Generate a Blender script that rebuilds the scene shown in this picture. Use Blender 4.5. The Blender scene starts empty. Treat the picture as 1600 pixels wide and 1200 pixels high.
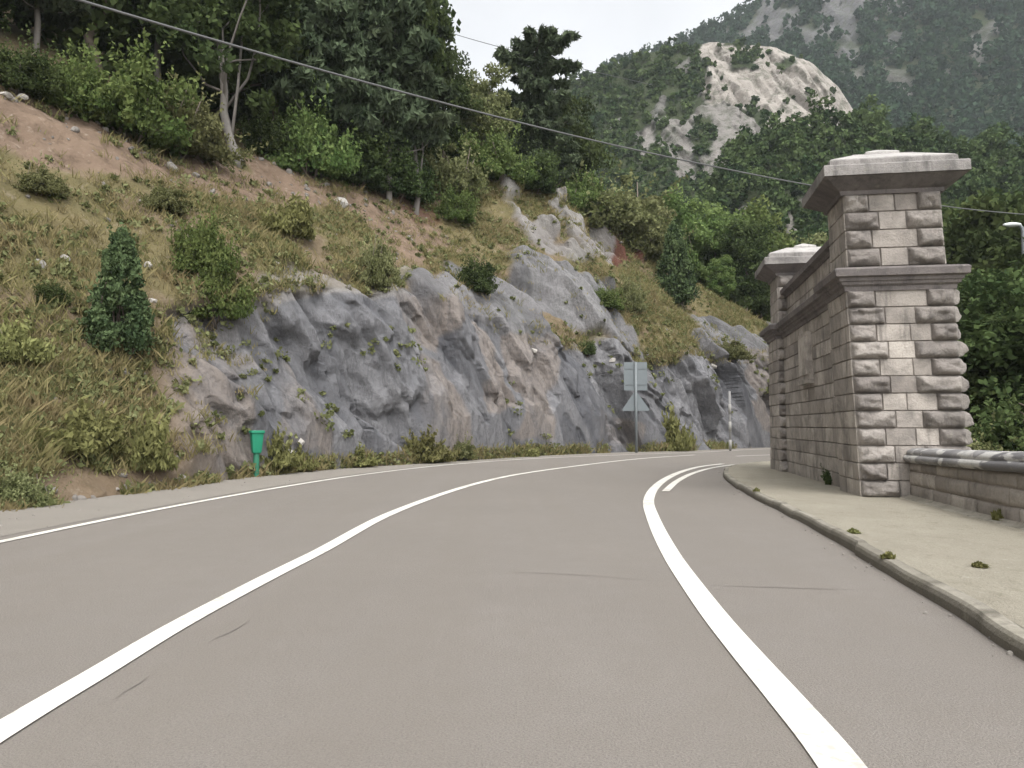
import bpy, math, random
import numpy as np
from mathutils import Vector
from mathutils.bvhtree import BVHTree

scene = bpy.context.scene
COL = scene.collection
R = math.radians
rs = np.random.RandomState

# ------------------------------------------------------------------ camera
F, PITCH, CAMH = 1209.0, math.atan(65 / 1209.0), 1.3
cp, sp = math.cos(PITCH), math.sin(PITCH)
cam_d = bpy.data.cameras.new("camera")
cam = bpy.data.objects.new("camera", cam_d)
COL.objects.link(cam)
cam_d.sensor_width = 36
cam_d.lens = 36 * F / 1600
cam_d.clip_start = .1
cam_d.clip_end = 6000
cam.location = (0, 0, CAMH)
cam.rotation_euler = (math.pi / 2 + PITCH, 0, 0)
scene.camera = cam


def ray(px, py):
    x = (np.asarray(px, float) - 800) / F
    y = (600 - np.asarray(py, float)) / F
    return x, cp - y * sp, sp + y * cp


def at(px, py, D):
    x, y, z = ray(px, py)
    t = D / y
    return np.stack([x * t, y * t, CAMH + z * t], -1)


def gp(px, py, z=0.0):
    x, y, dz = ray(px, py)
    t = (z - CAMH) / dz
    return np.stack([x * t, y * t, np.full_like(t, z)], -1)


def proj(P):
    x, y, z = P[..., 0], P[..., 1], P[..., 2] - CAMH
    d = y * cp + z * sp
    u = -y * sp + z * cp
    d = np.where(d < .5, .5, d)
    return 800 + F * x / d, 600 - F * u / d


# ------------------------------------------------------------------ noise
def _h(ix, iy, iz, seed):
    h = (ix.astype(np.int64) * 374761393 + iy.astype(np.int64) * 668265263 + iz.astype(np.int64) * 2147483647 + seed * 974634557) & 0xffffffff
    h = ((h ^ (h >> 13)) * 1274126177) & 0xffffffff
    h = ((h ^ (h >> 16)) * 2246822519) & 0xffffffff
    return ((h ^ (h >> 15)) & 0xffffff) / float(0xffffff)


def vnoise(x, y, z, seed=0):
    x, y, z = np.broadcast_arrays(np.asarray(x, float), np.asarray(y, float), np.asarray(z, float))
    ix, iy, iz = np.floor(x), np.floor(y), np.floor(z)
    fx, fy, fz = x - ix, y - iy, z - iz
    fx, fy, fz = [f * f * (3 - 2 * f) for f in (fx, fy, fz)]
    r = 0
    for a in (0, 1):
        for b in (0, 1):
            for c in (0, 1):
                w = (fx if a else 1 - fx) * (fy if b else 1 - fy) * (fz if c else 1 - fz)
                r = r + w * _h(ix + a, iy + b, iz + c, seed)
    return r * 2 - 1


def fbm(x, y, z, oct=4, seed=0, lac=2.03, gain=.5):
    r, a, s, n = 0, 1., 1., 0
    for i in range(oct):
        r = r + a * vnoise(x * s, y * s, z * s, seed + i * 17)
        n += a
        a *= gain
        s *= lac
    return r / n


def facets(a, b, seed, tilt=.5, wd=.16):
    """random flat facets: a value and a random slope per Voronoi cell, run together over a narrow step"""
    ia, ib = np.floor(a), np.floor(b)
    f1, f2 = np.full(a.shape, 9e9), np.full(a.shape, 9e9)
    v1, v2 = np.zeros(a.shape), np.zeros(a.shape)
    for i in (-1, 0, 1):
        for j in (-1, 0, 1):
            ca, cb = ia + i, ib + j
            pa = ca + _h(ca, cb, ca * 0, seed)
            pb = cb + _h(ca, cb, ca * 0, seed + 1)
            d = np.sqrt((a - pa) ** 2 + (b - pb) ** 2)
            v = (_h(ca, cb, ca * 0, seed + 2) * 2 - 1) + tilt * ((a - pa) * (_h(ca, cb, ca * 0, seed + 3) * 2 - 1) + (b - pb) * (_h(ca, cb, ca * 0, seed + 4) * 2 - 1)) * 2
            m1 = d < f1
            m2 = (d < f2) & ~m1
            f2, v2 = np.where(m1, f1, np.where(m2, d, f2)), np.where(m1, v1, np.where(m2, v, v2))
            f1, v1 = np.where(m1, d, f1), np.where(m1, v, v1)
    w = np.clip((f2 - f1) / wd, 0, 1)
    w = .5 + .5 * w * w * (3 - 2 * w)
    return v1 * w + v2 * (1 - w)


def inpoly(px, py, poly):
    r = np.zeros(px.shape, bool)
    n = len(poly)
    for i in range(n):
        x0, y0 = poly[i]
        x1, y1 = poly[(i + 1) % n]
        if y0 == y1:
            continue
        c = (y0 > py) != (y1 > py)
        r ^= c & (px < (x1 - x0) * (py - y0) / (y1 - y0) + x0)
    return r


# ------------------------------------------------------------------ mesh helpers
def mesh_np(name, V, Fq, mat=None, attrs=None, smooth=False):
    V = np.asarray(V, np.float32).reshape(-1, 3)
    me = bpy.data.meshes.new(name)
    me.vertices.add(len(V))
    me.vertices.foreach_set("co", V.ravel())
    if isinstance(Fq, np.ndarray):
        n, k = Fq.shape
        tot = np.full(n, k, np.int32)
        idx = Fq.astype(np.int32).ravel()
    else:
        tot = np.array([len(f) for f in Fq], np.int32)
        idx = np.array([i for f in Fq for i in f], np.int32)
    start = np.concatenate([[0], np.cumsum(tot)[:-1]]).astype(np.int32)
    me.loops.add(len(idx))
    me.loops.foreach_set("vertex_index", idx)
    me.polygons.add(len(tot))
    me.polygons.foreach_set("loop_start", start)
    me.polygons.foreach_set("loop_total", tot)
    me.polygons.foreach_set("use_smooth", np.full(len(tot), smooth, bool))
    for k, a in (attrs or {}).items():
        at_ = me.attributes.new(k, 'FLOAT', 'POINT')
        at_.data.foreach_set("value", np.asarray(a, np.float32).ravel())
    if mat:
        me.materials.append(mat)
    me.update()
    me.validate()
    return me


def link(name, me, parent=None, loc=None, **props):
    o = bpy.data.objects.new(name, me)
    COL.objects.link(o)
    if parent:
        o.parent = parent
    if loc is not None:
        o.location = loc
    for k, v in props.items():
        if v is not None:
            o[k] = v
    return o


def grid_faces(nr, nc):
    i = np.arange(nr - 1)[:, None] * nc + np.arange(nc - 1)[None]
    return np.stack([i, i + 1, i + nc + 1, i + nc], -1).reshape(-1, 4)


class MB:
    def __init__(s):
        s.V, s.F, s.T, s.n = [], [], [], 0

    def add(s, V, Fs, tint=.5):
        V = np.asarray(V, float).reshape(-1, 3)
        s.V.append(V)
        s.F += [tuple(int(q) + s.n for q in f) for f in Fs]
        s.T.append(np.broadcast_to(np.asarray(tint, float), (len(V),)))
        s.n += len(V)

    def box(s, a, b, tint=.5):
        (x0, y0, z0), (x1, y1, z1) = a, b
        V = [(x0, y0, z0), (x1, y0, z0), (x1, y1, z0), (x0, y1, z0), (x0, y0, z1), (x1, y0, z1), (x1, y1, z1), (x0, y1, z1)]
        s.add(V, [(3, 2, 1, 0), (4, 5, 6, 7), (0, 1, 5, 4), (1, 2, 6, 5), (2, 3, 7, 6), (3, 0, 4, 7)], tint)

    def tube(s, pts, rad, sides=8, tint=.5, cap=True):
        pts = np.asarray(pts, float)
        n = len(pts)
        rad = np.broadcast_to(np.asarray(rad, float), (n,))
        tan = np.gradient(pts, axis=0)
        tan /= np.linalg.norm(tan, axis=1)[:, None] + 1e-9
        ref = np.array([0, 0, 1.]) if abs(tan[0, 2]) < .8 else np.array([1., 0, 0])
        u = np.cross(tan, ref)
        u /= np.linalg.norm(u, axis=1)[:, None] + 1e-9
        v = np.cross(tan, u)
        th = np.arange(sides) / sides * 2 * np.pi
        V = pts[:, None] + rad[:, None, None] * (np.cos(th)[None, :, None] * u[:, None] + np.sin(th)[None, :, None] * v[:, None])
        fs = []
        for i in range(n - 1):
            for j in range(sides):
                k = (j + 1) % sides
                fs.append((i * sides + j, i * sides + k, (i + 1) * sides + k, (i + 1) * sides + j))
        if cap:
            fs.append(tuple(range(sides))[::-1])
            fs.append(tuple((n - 1) * sides + j for j in range(sides)))
        s.add(V, fs, tint)

    def mesh(s, name, mat, smooth=False, xf=None):
        V = np.concatenate(s.V)
        if xf is not None:
            V = xf(V)
        return mesh_np(name, V, s.F, mat, {"tint": np.concatenate(s.T)}, smooth)


# ------------------------------------------------------------------ materials
class NT:
    def __init__(s, name, disp=False):
        s.m = bpy.data.materials.new(name)
        s.m.use_nodes = True
        s.t = s.m.node_tree
        s.t.nodes.clear()
        s.out = s.t.nodes.new("ShaderNodeOutputMaterial")

    def n(s, typ, **kw):
        nd = s.t.nodes.new(typ)
        for k, v in kw.items():
            if hasattr(nd, k) and k not in ("Scale",):
                setattr(nd, k, v)
        return nd

    def put(s, sock, v):
        if v is None:
            return
        if hasattr(v, "is_output"):
            s.t.links.new(v, sock)
        else:
            sock.default_value = v

    def pos(s):
        return s.n("ShaderNodeNewGeometry").outputs["Position"]

    def obj(s):
        return s.n("ShaderNodeTexCoord").outputs["Object"]

    def scale(s, vec, sc, rot=(0, 0, 0)):
        m = s.n("ShaderNodeMapping")
        s.put(m.inputs["Vector"], vec)
        m.inputs["Scale"].default_value = sc if isinstance(sc, tuple) else (sc,) * 3
        m.inputs["Rotation"].default_value = rot
        return m.outputs[0]

    def noise(s, vec, sc, det=4, rough=.55, dist=0):
        nd = s.n("ShaderNodeTexNoise")
        s.put(nd.inputs["Vector"], vec)
        nd.inputs["Scale"].default_value = sc
        nd.inputs["Detail"].default_value = det
        nd.inputs["Roughness"].default_value = rough
        nd.inputs["Distortion"].default_value = dist
        return nd.outputs["Fac"]

    def vor(s, vec, sc, feat='F1'):
        nd = s.n("ShaderNodeTexVoronoi", feature=feat)
        s.put(nd.inputs["Vector"], vec)
        nd.inputs["Scale"].default_value = sc
        return nd.outputs["Distance"]

    def ramp(s, fac, stops):
        nd = s.n("ShaderNodeValToRGB")
        s.put(nd.inputs[0], fac)
        e = nd.color_ramp.elements
        while len(e) < len(stops):
            e.new(.5)
        for el, (p, c) in zip(e, stops):
            el.position = p
            el.color = (c, c, c, 1) if isinstance(c, (int, float)) else (*c, 1)
        return nd.outputs[0]

    def mix(s, f, a, b, mode='MIX'):
        nd = s.n("ShaderNodeMix", data_type='RGBA', blend_type=mode)
        s.put(nd.inputs[0], f)
        for sock, v in ((nd.inputs[6], a), (nd.inputs[7], b)):
            s.put(sock, (*v, 1) if isinstance(v, tuple) and len(v) == 3 else v)
        return nd.outputs[2]

    def math(s, op, a, b=None, clamp=False):
        nd = s.n("ShaderNodeMath", operation=op, use_clamp=clamp)
        s.put(nd.inputs[0], a)
        if b is not None:
            s.put(nd.inputs[1], b)
        return nd.outputs[0]

    def attr(s, name):
        return s.n("ShaderNodeAttribute", attribute_name=name).outputs["Fac"]

    def bump(s, h, dist, strength=1.0):
        nd = s.n("ShaderNodeBump")
        nd.inputs["Strength"].default_value = strength
        nd.inputs["Distance"].default_value = dist
        s.put(nd.inputs["Height"], h)
        return nd.outputs[0]

    def bsdf(s, col, rough=.8, normal=None, spec=.3, metal=0):
        p = s.n("ShaderNodeBsdfPrincipled")
        s.put(p.inputs["Base Color"], (*col, 1) if isinstance(col, tuple) and len(col) == 3 else col)
        s.put(p.inputs["Roughness"], rough)
        p.inputs["Specular IOR Level"].default_value = spec
        p.inputs["Metallic"].default_value = metal
        if normal is not None:
            s.put(p.inputs["Normal"], normal)
        s.t.links.new(p.outputs[0], s.out.inputs[0])
        return s.m


def plain(name, col, rough=.6, var=.15, sc=6., spec=.3, metal=0):
    t = NT(name)
    f = t.noise(t.obj(), sc, 5)
    c = t.mix(f, tuple(x * (1 - var) for x in col), tuple(min(1, x * (1 + var)) for x in col))
    return t.bsdf(c, rough, None, spec, metal)


def leafmat(name, c0, c1, trans=.25, c2=None):
    t = NT(name)
    tint = t.attr("tint")
    rnd = t.n("ShaderNodeObjectInfo").outputs["Random"]
    c = t.mix(tint, c0, c1)
    if c2:
        f = t.noise(t.pos(), .8, 3)
        c = t.mix(t.ramp(f, [(.45, 0.), (.7, 1.)]), c, c2)
    hs = t.n("ShaderNodeHueSaturation")
    t.put(hs.inputs["Color"], c)
    t.put(hs.inputs["Value"], t.math('ADD', t.math('MULTIPLY', rnd, .4), .8))
    t.put(hs.inputs["Hue"], t.math('ADD', t.math('MULTIPLY', rnd, .03), .485))
    d = t.n("ShaderNodeBsdfDiffuse")
    tr = t.n("ShaderNodeBsdfTranslucent")
    t.put(d.inputs[0], hs.outputs[0])
    t.put(tr.inputs[0], hs.outputs[0])
    mx = t.n("ShaderNodeMixShader")
    mx.inputs[0].default_value = trans
    t.t.links.new(d.outputs[0], mx.inputs[1])
    t.t.links.new(tr.outputs[0], mx.inputs[2])
    t.t.links.new(mx.outputs[0], t.out.inputs[0])
    return t.m


M = {}
M['oak'] = leafmat("oak_leaves", (.032, .048, .02), (.095, .125, .048))
M['bright'] = leafmat("bright_leaves", (.062, .095, .03), (.155, .192, .068))
M['olive'] = leafmat("olive_leaves", (.09, .10, .04), (.21, .215, .105))
M['pine'] = leafmat("pine_needles", (.042, .06, .034), (.115, .145, .085), .25)
M['juniper'] = leafmat("juniper_leaves", (.035, .052, .025), (.095, .122, .055), .15)
M['broom'] = leafmat("broom_leaves", (.11, .115, .042), (.22, .215, .09))
M['grass'] = leafmat("dry_grass", (.095, .098, .036), (.245, .205, .105), .25, (.20, .155, .085))
M['forest'] = leafmat("forest_leaves", (.030, .05, .022), (.10, .13, .052), .2)
M['farforest'] = leafmat("far_forest_leaves", (.018, .037, .022), (.050, .082, .043), .15)
M['bark'] = plain("bark", (.13, .105, .085), .9, .4, 9)
M['palebark'] = plain("pale_bark", (.17, .155, .14), .85, .3, 7)


def asphalt():
    t = NT("asphalt")
    p = t.pos()
    big = t.noise(p, .35, 4)
    mid = t.noise(p, 3.5, 5)
    fine = t.noise(p, 90, 2, .8)
    c = t.mix(big, (.172, .154, .137), (.238, .215, .191))
    c = t.mix(t.ramp(mid, [(.35, 0.), (.75, .5)]), c, (.185, .163, .140))
    c = t.mix(t.ramp(fine, [(.36, .6), (.58, 0.)]), c, (.10, .09, .08))
    lite = t.noise(p, 130, 2, .8)
    c = t.mix(t.ramp(lite, [(.58, 0.), (.7, .5)]), c, (.36, .33, .29))
    stk = t.noise(t.scale(p, (1.4, .06, 1)), 1.0, 4)
    c = t.mix(t.ramp(stk, [(.40, .0), (.62, .40)]), c, (.172, .152, .13))
    spots = t.ramp(t.noise(t.scale(p, (1, .45, 1)), 1.3, 6, .65), [(.66, 0.), (.74, .5)])
    c = t.mix(spots, c, (.15, .133, .115))
    return t.bsdf(c, .72, t.bump(fine, .012, 1.), .35)


def paint():
    t = NT("road_paint")
    p = t.pos()
    w = t.math('MULTIPLY', t.noise(p, 14, 6, .7), t.noise(p, 1.1, 3))
    c = t.mix(t.ramp(w, [(.26, 0.), (.37, .7)]), (.62, .595, .54), (.33, .30, .265))
    return t.bsdf(c, .55, t.bump(t.noise(p, 90, 2), .004, .5), .4)


def shoulder():
    t = NT("gravel_shoulder")
    p = t.pos()
    c = t.mix(t.noise(p, 1.5, 5), (.205, .186, .16), (.25, .229, .20))
    f = t.noise(p, 60, 3, .8)
    c = t.mix(t.ramp(f, [(.4, .4), (.6, 0.)]), c, (.17, .15, .13))
    return t.bsdf(c, .9, t.bump(f, .015))


def pave():
    t = NT("worn_concrete")
    p = t.pos()
    a = t.noise(p, 1.1, 6, .65)
    c = t.mix(a, (.27, .245, .19), (.44, .40, .32))
    s = t.noise(t.scale(p, (1, .6, 1)), 5, 6, .7)
    c = t.mix(t.ramp(s, [(.55, 0.), (.75, .75)]), c, (.22, .20, .145))
    f = t.noise(p, 45, 3, .8)
    c = t.mix(t.ramp(f, [(.35, .5), (.55, 0.)]), c, (.19, .175, .14))
    lg = t.noise(t.scale(p, (.8, .35, 1)), .9, 6, .7, .4)
    c = t.mix(t.ramp(lg, [(.46, 0.), (.60, .55)]), c, (.30, .27, .215))
    pt = t.noise(p, 9, 4, .7)
    c = t.mix(t.ramp(pt, [(.62, 0.), (.70, .7)]), c, (.46, .425, .36))
    return t.bsdf(c, .9, t.bump(t.math('ADD', f, t.math('MULTIPLY', s, 1.5)), .04))


def stone(name, a, b, dark, amount=.5, bump=.02, patch=None):
    t = NT(name)
    p = t.pos()
    c = t.mix(t.attr("tint"), a, b)
    n1 = t.noise(p, 1.7, 7, .7, .4)
    c = t.mix(t.ramp(n1, [(.44, 0.), (.66, amount)]), c, dark)
    st = t.noise(t.scale(p, (3.2, 3.2, .5)), 1.6, 5, .6)
    c = t.mix(t.ramp(st, [(.56, 0.), (.72, amount)]), c, tuple(x * .75 for x in dark))
    li = t.noise(p, 5.5, 5, .6)
    c = t.mix(t.ramp(li, [(.62, 0.), (.72, .28)]), c, (.35, .33, .26))
    if patch:
        pn = t.noise(t.scale(p, (1, .8, 1.6)), 2.6, 4, .5, .6)
        c = t.mix(t.ramp(pn, [(.50, 0.), (.56, .9)]), c, patch)
    f = t.noise(p, 28, 5, .75)
    c = t.mix(t.ramp(f, [(.3, .3), (.55, 0.)]), c, dark)
    return t.bsdf(c, .9, t.bump(t.math('ADD', f, t.math('MULTIPLY', n1, 1.5)), bump), .2)


def hillside_mat():
    t = NT("hillside_ground")
    p = t.pos()
    rock, soil, pale = t.attr("rock"), t.attr("soil"), t.attr("pale")
    sp_ = t.scale(p, (1, 1, .38), (0, R(24), 0))
    r1 = t.noise(sp_, .9, 7, .62, .6)
    sl = t.attr("slab")
    rc = t.mix(t.math('ADD', t.math('MULTIPLY', r1, .42), t.math('MULTIPLY', sl, .62)), (.036, .039, .048), (.235, .232, .236))
    r2 = t.noise(sp_, .33, 4, .55, .4)
    rc = t.mix(t.math('MULTIPLY', t.attr('tan'), t.ramp(t.math('ADD', t.math('MULTIPLY', r2, .8), t.math('MULTIPLY', sl, .2)), [(.36, .1), (.54, .7)])), rc, (.225, .188, .158))
    vein = t.noise(t.scale(p, (1.2, 1.2, .4), (0, R(30), 0)), 1.5, 7, .68, .25)
    rc = t.mix(t.ramp(vein, [(.46, 0.), (.495, .38), (.505, .38), (.53, 0.)]), rc, (.06, .058, .06))
    fine = t.noise(p, 7, 8, .7)
    rc = t.mix(t.ramp(fine, [(.35, .45), (.6, 0.)]), rc, (.10, .095, .10))
    rc = t.mix(t.math('MULTIPLY', pale, .8), rc, t.mix(fine, (.20, .185, .17), (.36, .335, .31)))
    so = t.mix(t.noise(p, .9, 6, .6), (.10, .07, .05), (.205, .147, .105))
    so = t.mix(t.ramp(t.noise(p, 4, 6, .7), [(.58, 0.), (.7, .6)]), so, (.33, .275, .22))
    so = t.mix(t.ramp(t.noise(p, 2.2, 5, .7), [(.52, 0.), (.66, .75)]), so, (.085, .06, .04))
    gr = t.mix(t.noise(p, .7, 6, .6), (.075, .072, .03), (.165, .13, .068))
    gr = t.mix(t.ramp(t.noise(p, 2.5, 6, .7), [(.55, 0.), (.68, .6)]), gr, (.20, .165, .12))
    c = t.mix(soil, gr, so)
    c = t.mix(rock, c, rc)
    c = t.mix(t.attr('red'), c, (.085, .038, .026))
    rb = t.math('ADD', t.noise(t.scale(p, (1.6, 1.6, .55), (0, R(28), 0)), 2.6, 8, .72), t.math('MULTIPLY', t.vor(t.scale(p, (1.3, 1.3, .5), (0, R(28), 0)), 2.2), .7))
    h = t.math('ADD', t.math('MULTIPLY', fine, .45), t.math('MULTIPLY', t.math('MULTIPLY', rb, rock), .8))
    return t.bsdf(c, .92, t.bump(h, .22, .75), .2)


def mountain_mat():
    t = NT("mountain_ground")
    p = t.pos()
    rock, pale = t.attr("rock"), t.attr("pale")
    rv = t.scale(p, (1, 1, .45), (R(0), R(18), 0))
    n1 = t.noise(rv, .13, 8, .66, .5)
    rc = t.mix(n1, (.085, .086, .093), (.215, .208, .212))
    pc = t.mix(n1, (.225, .20, .178), (.62, .565, .51))
    rc = t.mix(pale, rc, pc)
    n2 = t.noise(p, .35, 7, .7)
    rc = t.mix(t.ramp(n2, [(.36, .75), (.52, 0.)]), rc, (.11, .12, .085))
    gr = t.mix(t.noise(p, .09, 6, .6), (.028, .042, .022), (.08, .092, .045))
    c = t.mix(rock, gr, rc)
    return t.bsdf(c, .95, t.bump(t.math('ADD', n1, t.math('MULTIPLY', n2, .7)), 3.5, 1.), .1)


def ground_mat():
    t = NT("forest_floor")
    p = t.pos()
    c = t.mix(t.noise(p, .25, 6), (.05, .06, .025), (.12, .11, .06))
    return t.bsdf(c, .95, t.bump(t.noise(p, 3, 5), .1), .1)


M['asphalt'], M['paint'], M['shoulder'], M['pave'] = asphalt(), paint(), shoulder(), pave()
M['ashlar'] = stone("ashlar_stone", (.24, .214, .191), (.455, .412, .366), (.13, .118, .108), .75)
M['quoin'] = stone("rock_faced_stone", (.24, .214, .195), (.43, .39, .352), (.12, .108, .10), .75, .05)
M['mortar'] = stone("mortar", (.22, .19, .17), (.27, .24, .21), (.12, .105, .095), .5)
M['cornice'] = stone("weathered_cornice_stone", (.125, .11, .105), (.22, .195, .185), (.065, .06, .06), .65, .02)
M['slab'] = stone("slab_stone", (.20, .186, .175), (.315, .296, .28), (.11, .103, .099), .8, .025)
M['cap'] = stone("cap_stone", (.30, .283, .268), (.43, .41, .39), (.17, .16, .155), .5, .02)
M['coping'] = stone("coping_stone", (.14, .135, .137), (.24, .232, .228), (.10, .097, .097), .4, .015, (.46, .445, .42))
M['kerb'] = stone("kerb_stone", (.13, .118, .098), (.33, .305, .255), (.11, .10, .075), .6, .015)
M['boulder'] = stone("boulder_stone", (.30, .28, .26), (.50, .47, .43), (.18, .165, .15), .5, .04)
M['rubble'] = stone("rubble_stone", (.16, .145, .13), (.36, .335, .30), (.12, .108, .098), .5, .03)
M['hill'], M['mount'], M['ground'] = hillside_mat(), mountain_mat(), ground_mat()
M['green'] = plain("green_plastic", (.012, .18, .10), .45, .1)
M['darkgreen'] = plain("green_metal", (.03, .15, .09), .5, .2)
M['signback'] = plain("sign_back_metal", (.125, .142, .148), .5, .12, 5, .4)
M['steel'] = plain("galvanised_steel", (.145, .16, .165), .5, .12, 8, .4)
M['white'] = plain("white_band", (.25, .243, .225), .6)
M['grey'] = plain("grey_band", (.20, .195, .19), .6)
M['lamphead'] = plain("lamp_housing", (.62, .65, .64), .4)
M['cable'] = plain("cable_sheath", (.10, .10, .10), .6)
M['crack'] = plain("crack_sealant", (.158, .142, .126), .8)

# ------------------------------------------------------------------ world + sun
w = bpy.data.worlds.new("World")
scene.world = w
w.use_nodes = True
nt = w.node_tree
bg = nt.nodes["Background"]
SUN_EL, SUN_AZ = R(58), R(165)     # azimuth clockwise from +Y
sky = nt.nodes.new("ShaderNodeTexSky")
sky.sky_type = 'NISHITA'
sky.sun_disc = False
sky.sun_elevation = SUN_EL
sky.sun_rotation = SUN_AZ
sky.dust_density = 3
tc = nt.nodes.new("ShaderNodeTexCoord")
bw = nt.nodes.new("ShaderNodeRGBToBW")
nt.links.new(sky.outputs[0], bw.inputs[0])
mx = nt.nodes.new("ShaderNodeMix")
mx.data_type = 'RGBA'
mx.inputs[0].default_value = .94
nt.links.new(sky.outputs[0], mx.inputs[6])
nt.links.new(bw.outputs[0], mx.inputs[7])
ns = nt.nodes.new("ShaderNodeTexNoise")
ns.inputs["Scale"].default_value = 2.6
ns.inputs["Detail"].default_value = 5
nt.links.new(tc.outputs["Generated"], ns.inputs["Vector"])
cr = nt.nodes.new("ShaderNodeValToRGB")
cr.color_ramp.elements[0].position, cr.color_ramp.elements[1].position = .3, .7
cr.color_ramp.elements[0].color = (2.7, 2.72, 2.76, 1)
cr.color_ramp.elements[1].color = (3.7, 3.68, 3.65, 1)
nt.links.new(ns.outputs["Fac"], cr.inputs[0])
ml = nt.nodes.new("ShaderNodeMix")
ml.data_type = 'RGBA'
ml.blend_type = 'MULTIPLY'
ml.inputs[0].default_value = 1
nt.links.new(mx.outputs[2], ml.inputs[6])
nt.links.new(cr.outputs[0], ml.inputs[7])
nt.links.new(ml.outputs[2], bg.inputs[0])
bg.inputs[1].default_value = .13

sd = bpy.data.lights.new("sun", 'SUN')
sd.energy = .9
sd.angle = R(25)
sd.color = (1, .965, .91)
so_ = bpy.data.objects.new("sun", sd)
COL.objects.link(so_)
dirv = Vector((math.sin(SUN_AZ) * math.cos(SUN_EL), math.cos(SUN_AZ) * math.cos(SUN_EL), math.sin(SUN_EL)))
so_.rotation_euler = dirv.to_track_quat('Z', 'Y').to_euler()
so_.location = (-30, -40, 80)

# ------------------------------------------------------------------ paths on the ground
def smooth_path(P, step):
    """Catmull-Rom through P, resampled at step"""
    P = np.asarray(P, float)
    Q = np.concatenate([[2 * P[0] - P[1]], P, [2 * P[-1] - P[-2]]])
    out = []
    for i in range(1, len(Q) - 2):
        p0, p1, p2, p3 = Q[i - 1:i + 3]
        t0 = 0
        t1 = t0 + max(np.linalg.norm(p1 - p0), 1e-6) ** .5
        t2 = t1 + max(np.linalg.norm(p2 - p1), 1e-6) ** .5
        t3 = t2 + max(np.linalg.norm(p3 - p2), 1e-6) ** .5
        for t in np.linspace(t1, t2, 24, endpoint=False):
            A1 = (t1 - t) / (t1 - t0) * p0 + (t - t0) / (t1 - t0) * p1
            A2 = (t2 - t) / (t2 - t1) * p1 + (t - t1) / (t2 - t1) * p2
            A3 = (t3 - t) / (t3 - t2) * p2 + (t - t2) / (t3 - t2) * p3
            B1 = (t2 - t) / (t2 - t0) * A1 + (t - t0) / (t2 - t0) * A2
            B2 = (t3 - t) / (t3 - t1) * A2 + (t - t1) / (t3 - t1) * A3
            out.append((t2 - t) / (t2 - t1) * B1 + (t - t1) / (t2 - t1) * B2)
    out.append(P[-1])
    out = np.array(out)
    L = np.concatenate([[0], np.cumsum(np.linalg.norm(np.diff(out, axis=0), axis=1))])
    n = max(2, int(L[-1] / step) + 1)
    s = np.linspace(0, L[-1], n)
    return np.stack([np.interp(s, L, out[:, k]) for k in range(out.shape[1])], -1)


def normals2(P):
    """left-hand normal of a 2-D path"""
    T = np.gradient(P[:, :2], axis=0)
    T /= np.linalg.norm(T, axis=1)[:, None] + 1e-9
    return np.stack([-T[:, 1], T[:, 0]], -1)


def gpath(pts, pre=(), post=()):
    P = [tuple(gp(x, y)[:2]) for x, y in pts]
    return np.array(list(pre) + P + list(post))


BASE = gpath([(0, 800), (100, 787), (250, 765), (400, 744), (530, 732), (642, 725), (763, 717), (862, 711), (1000, 706), (1088, 704), (1206, 699)],
             [(-10.0, -14), (-9.6, -5), (-8.9, 3), (-8.4, 7.5)], [(25, 50.5), (38, 53), (62, 54)])
KERB = gpath([(1600, 1030), (1500, 965), (1400, 905), (1300, 845), (1230, 805), (1170, 775), (1140, 755), (1130, 742), (1140, 733), (1170, 728), (1206, 725)],
             [(1.9, -12), (2.3, -3), (2.68, 2.6)], [(11.5, 27.6), (17, 28.6), (30, 29), (60, 29)])
base = smooth_path(BASE, .05)
# soften the trace so the cut face runs in an even bend
k = np.hanning(121)
k /= k.sum()
pad = np.concatenate([np.repeat(base[:1], 60, 0), base, np.repeat(base[-1:], 60, 0)])
base = np.stack([np.convolve(pad[:, i], k, 'valid') for i in (0, 1)], -1)
kerb = smooth_path(KERB, .12)

# ------------------------------------------------------------------ ground and road
g = np.linspace(-1, 1, 41)
g = np.sign(g) * np.abs(g) ** 2 * 3000
gx, gy = np.meshgrid(g, g)
gz = np.full_like(gx, -.06)
link("ground", mesh_np("ground", np.stack([gx, gy + 30, gz], -1), grid_faces(41, 41), M['ground']), kind="structure")

t = np.linspace(0, 1, 300)
bi = np.stack([np.interp(t, np.linspace(0, 1, len(base)), base[:, i]) for i in (0, 1)], -1)
ki = np.stack([np.interp(t, np.linspace(0, 1, len(kerb)), kerb[:, i]) for i in (0, 1)], -1)
# match the two sides by a shared run so that the strips never cross
rows = []
for f in np.linspace(0, 1, 13):
    rows.append(bi * (1 - f) + (ki + normals2(ki) * -.5) * f)
rows = np.array(rows)
link("road", mesh_np("road", np.concatenate([rows, np.zeros(rows.shape[:2] + (1,))], -1), grid_faces(13, 300)[:, ::-1], M['asphalt']), kind="structure")


def strip(P, wl, wr, z):
    N = normals2(P)
    A = np.concatenate([P[:, :2] + N * wl, np.full((len(P), 1), z)], -1)
    B = np.concatenate([P[:, :2] - N * wr, np.full((len(P), 1), z)], -1)
    return np.stack([B, A]), grid_faces(2, len(P))


LEFTLINE = gpath([(0, 847.5), (150, 816), (300, 786.5), (450, 760), (560, 743), (670, 729.6), (763, 721.5), (850, 716), (1000, 710), (1088, 707), (1206, 701.5)],
                 [(-5.9, -14), (-5.95, 0), (-5.9, 5)], [(24, 47), (38, 49), (62, 50)])
leftline = smooth_path(LEFTLINE, .25)
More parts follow.
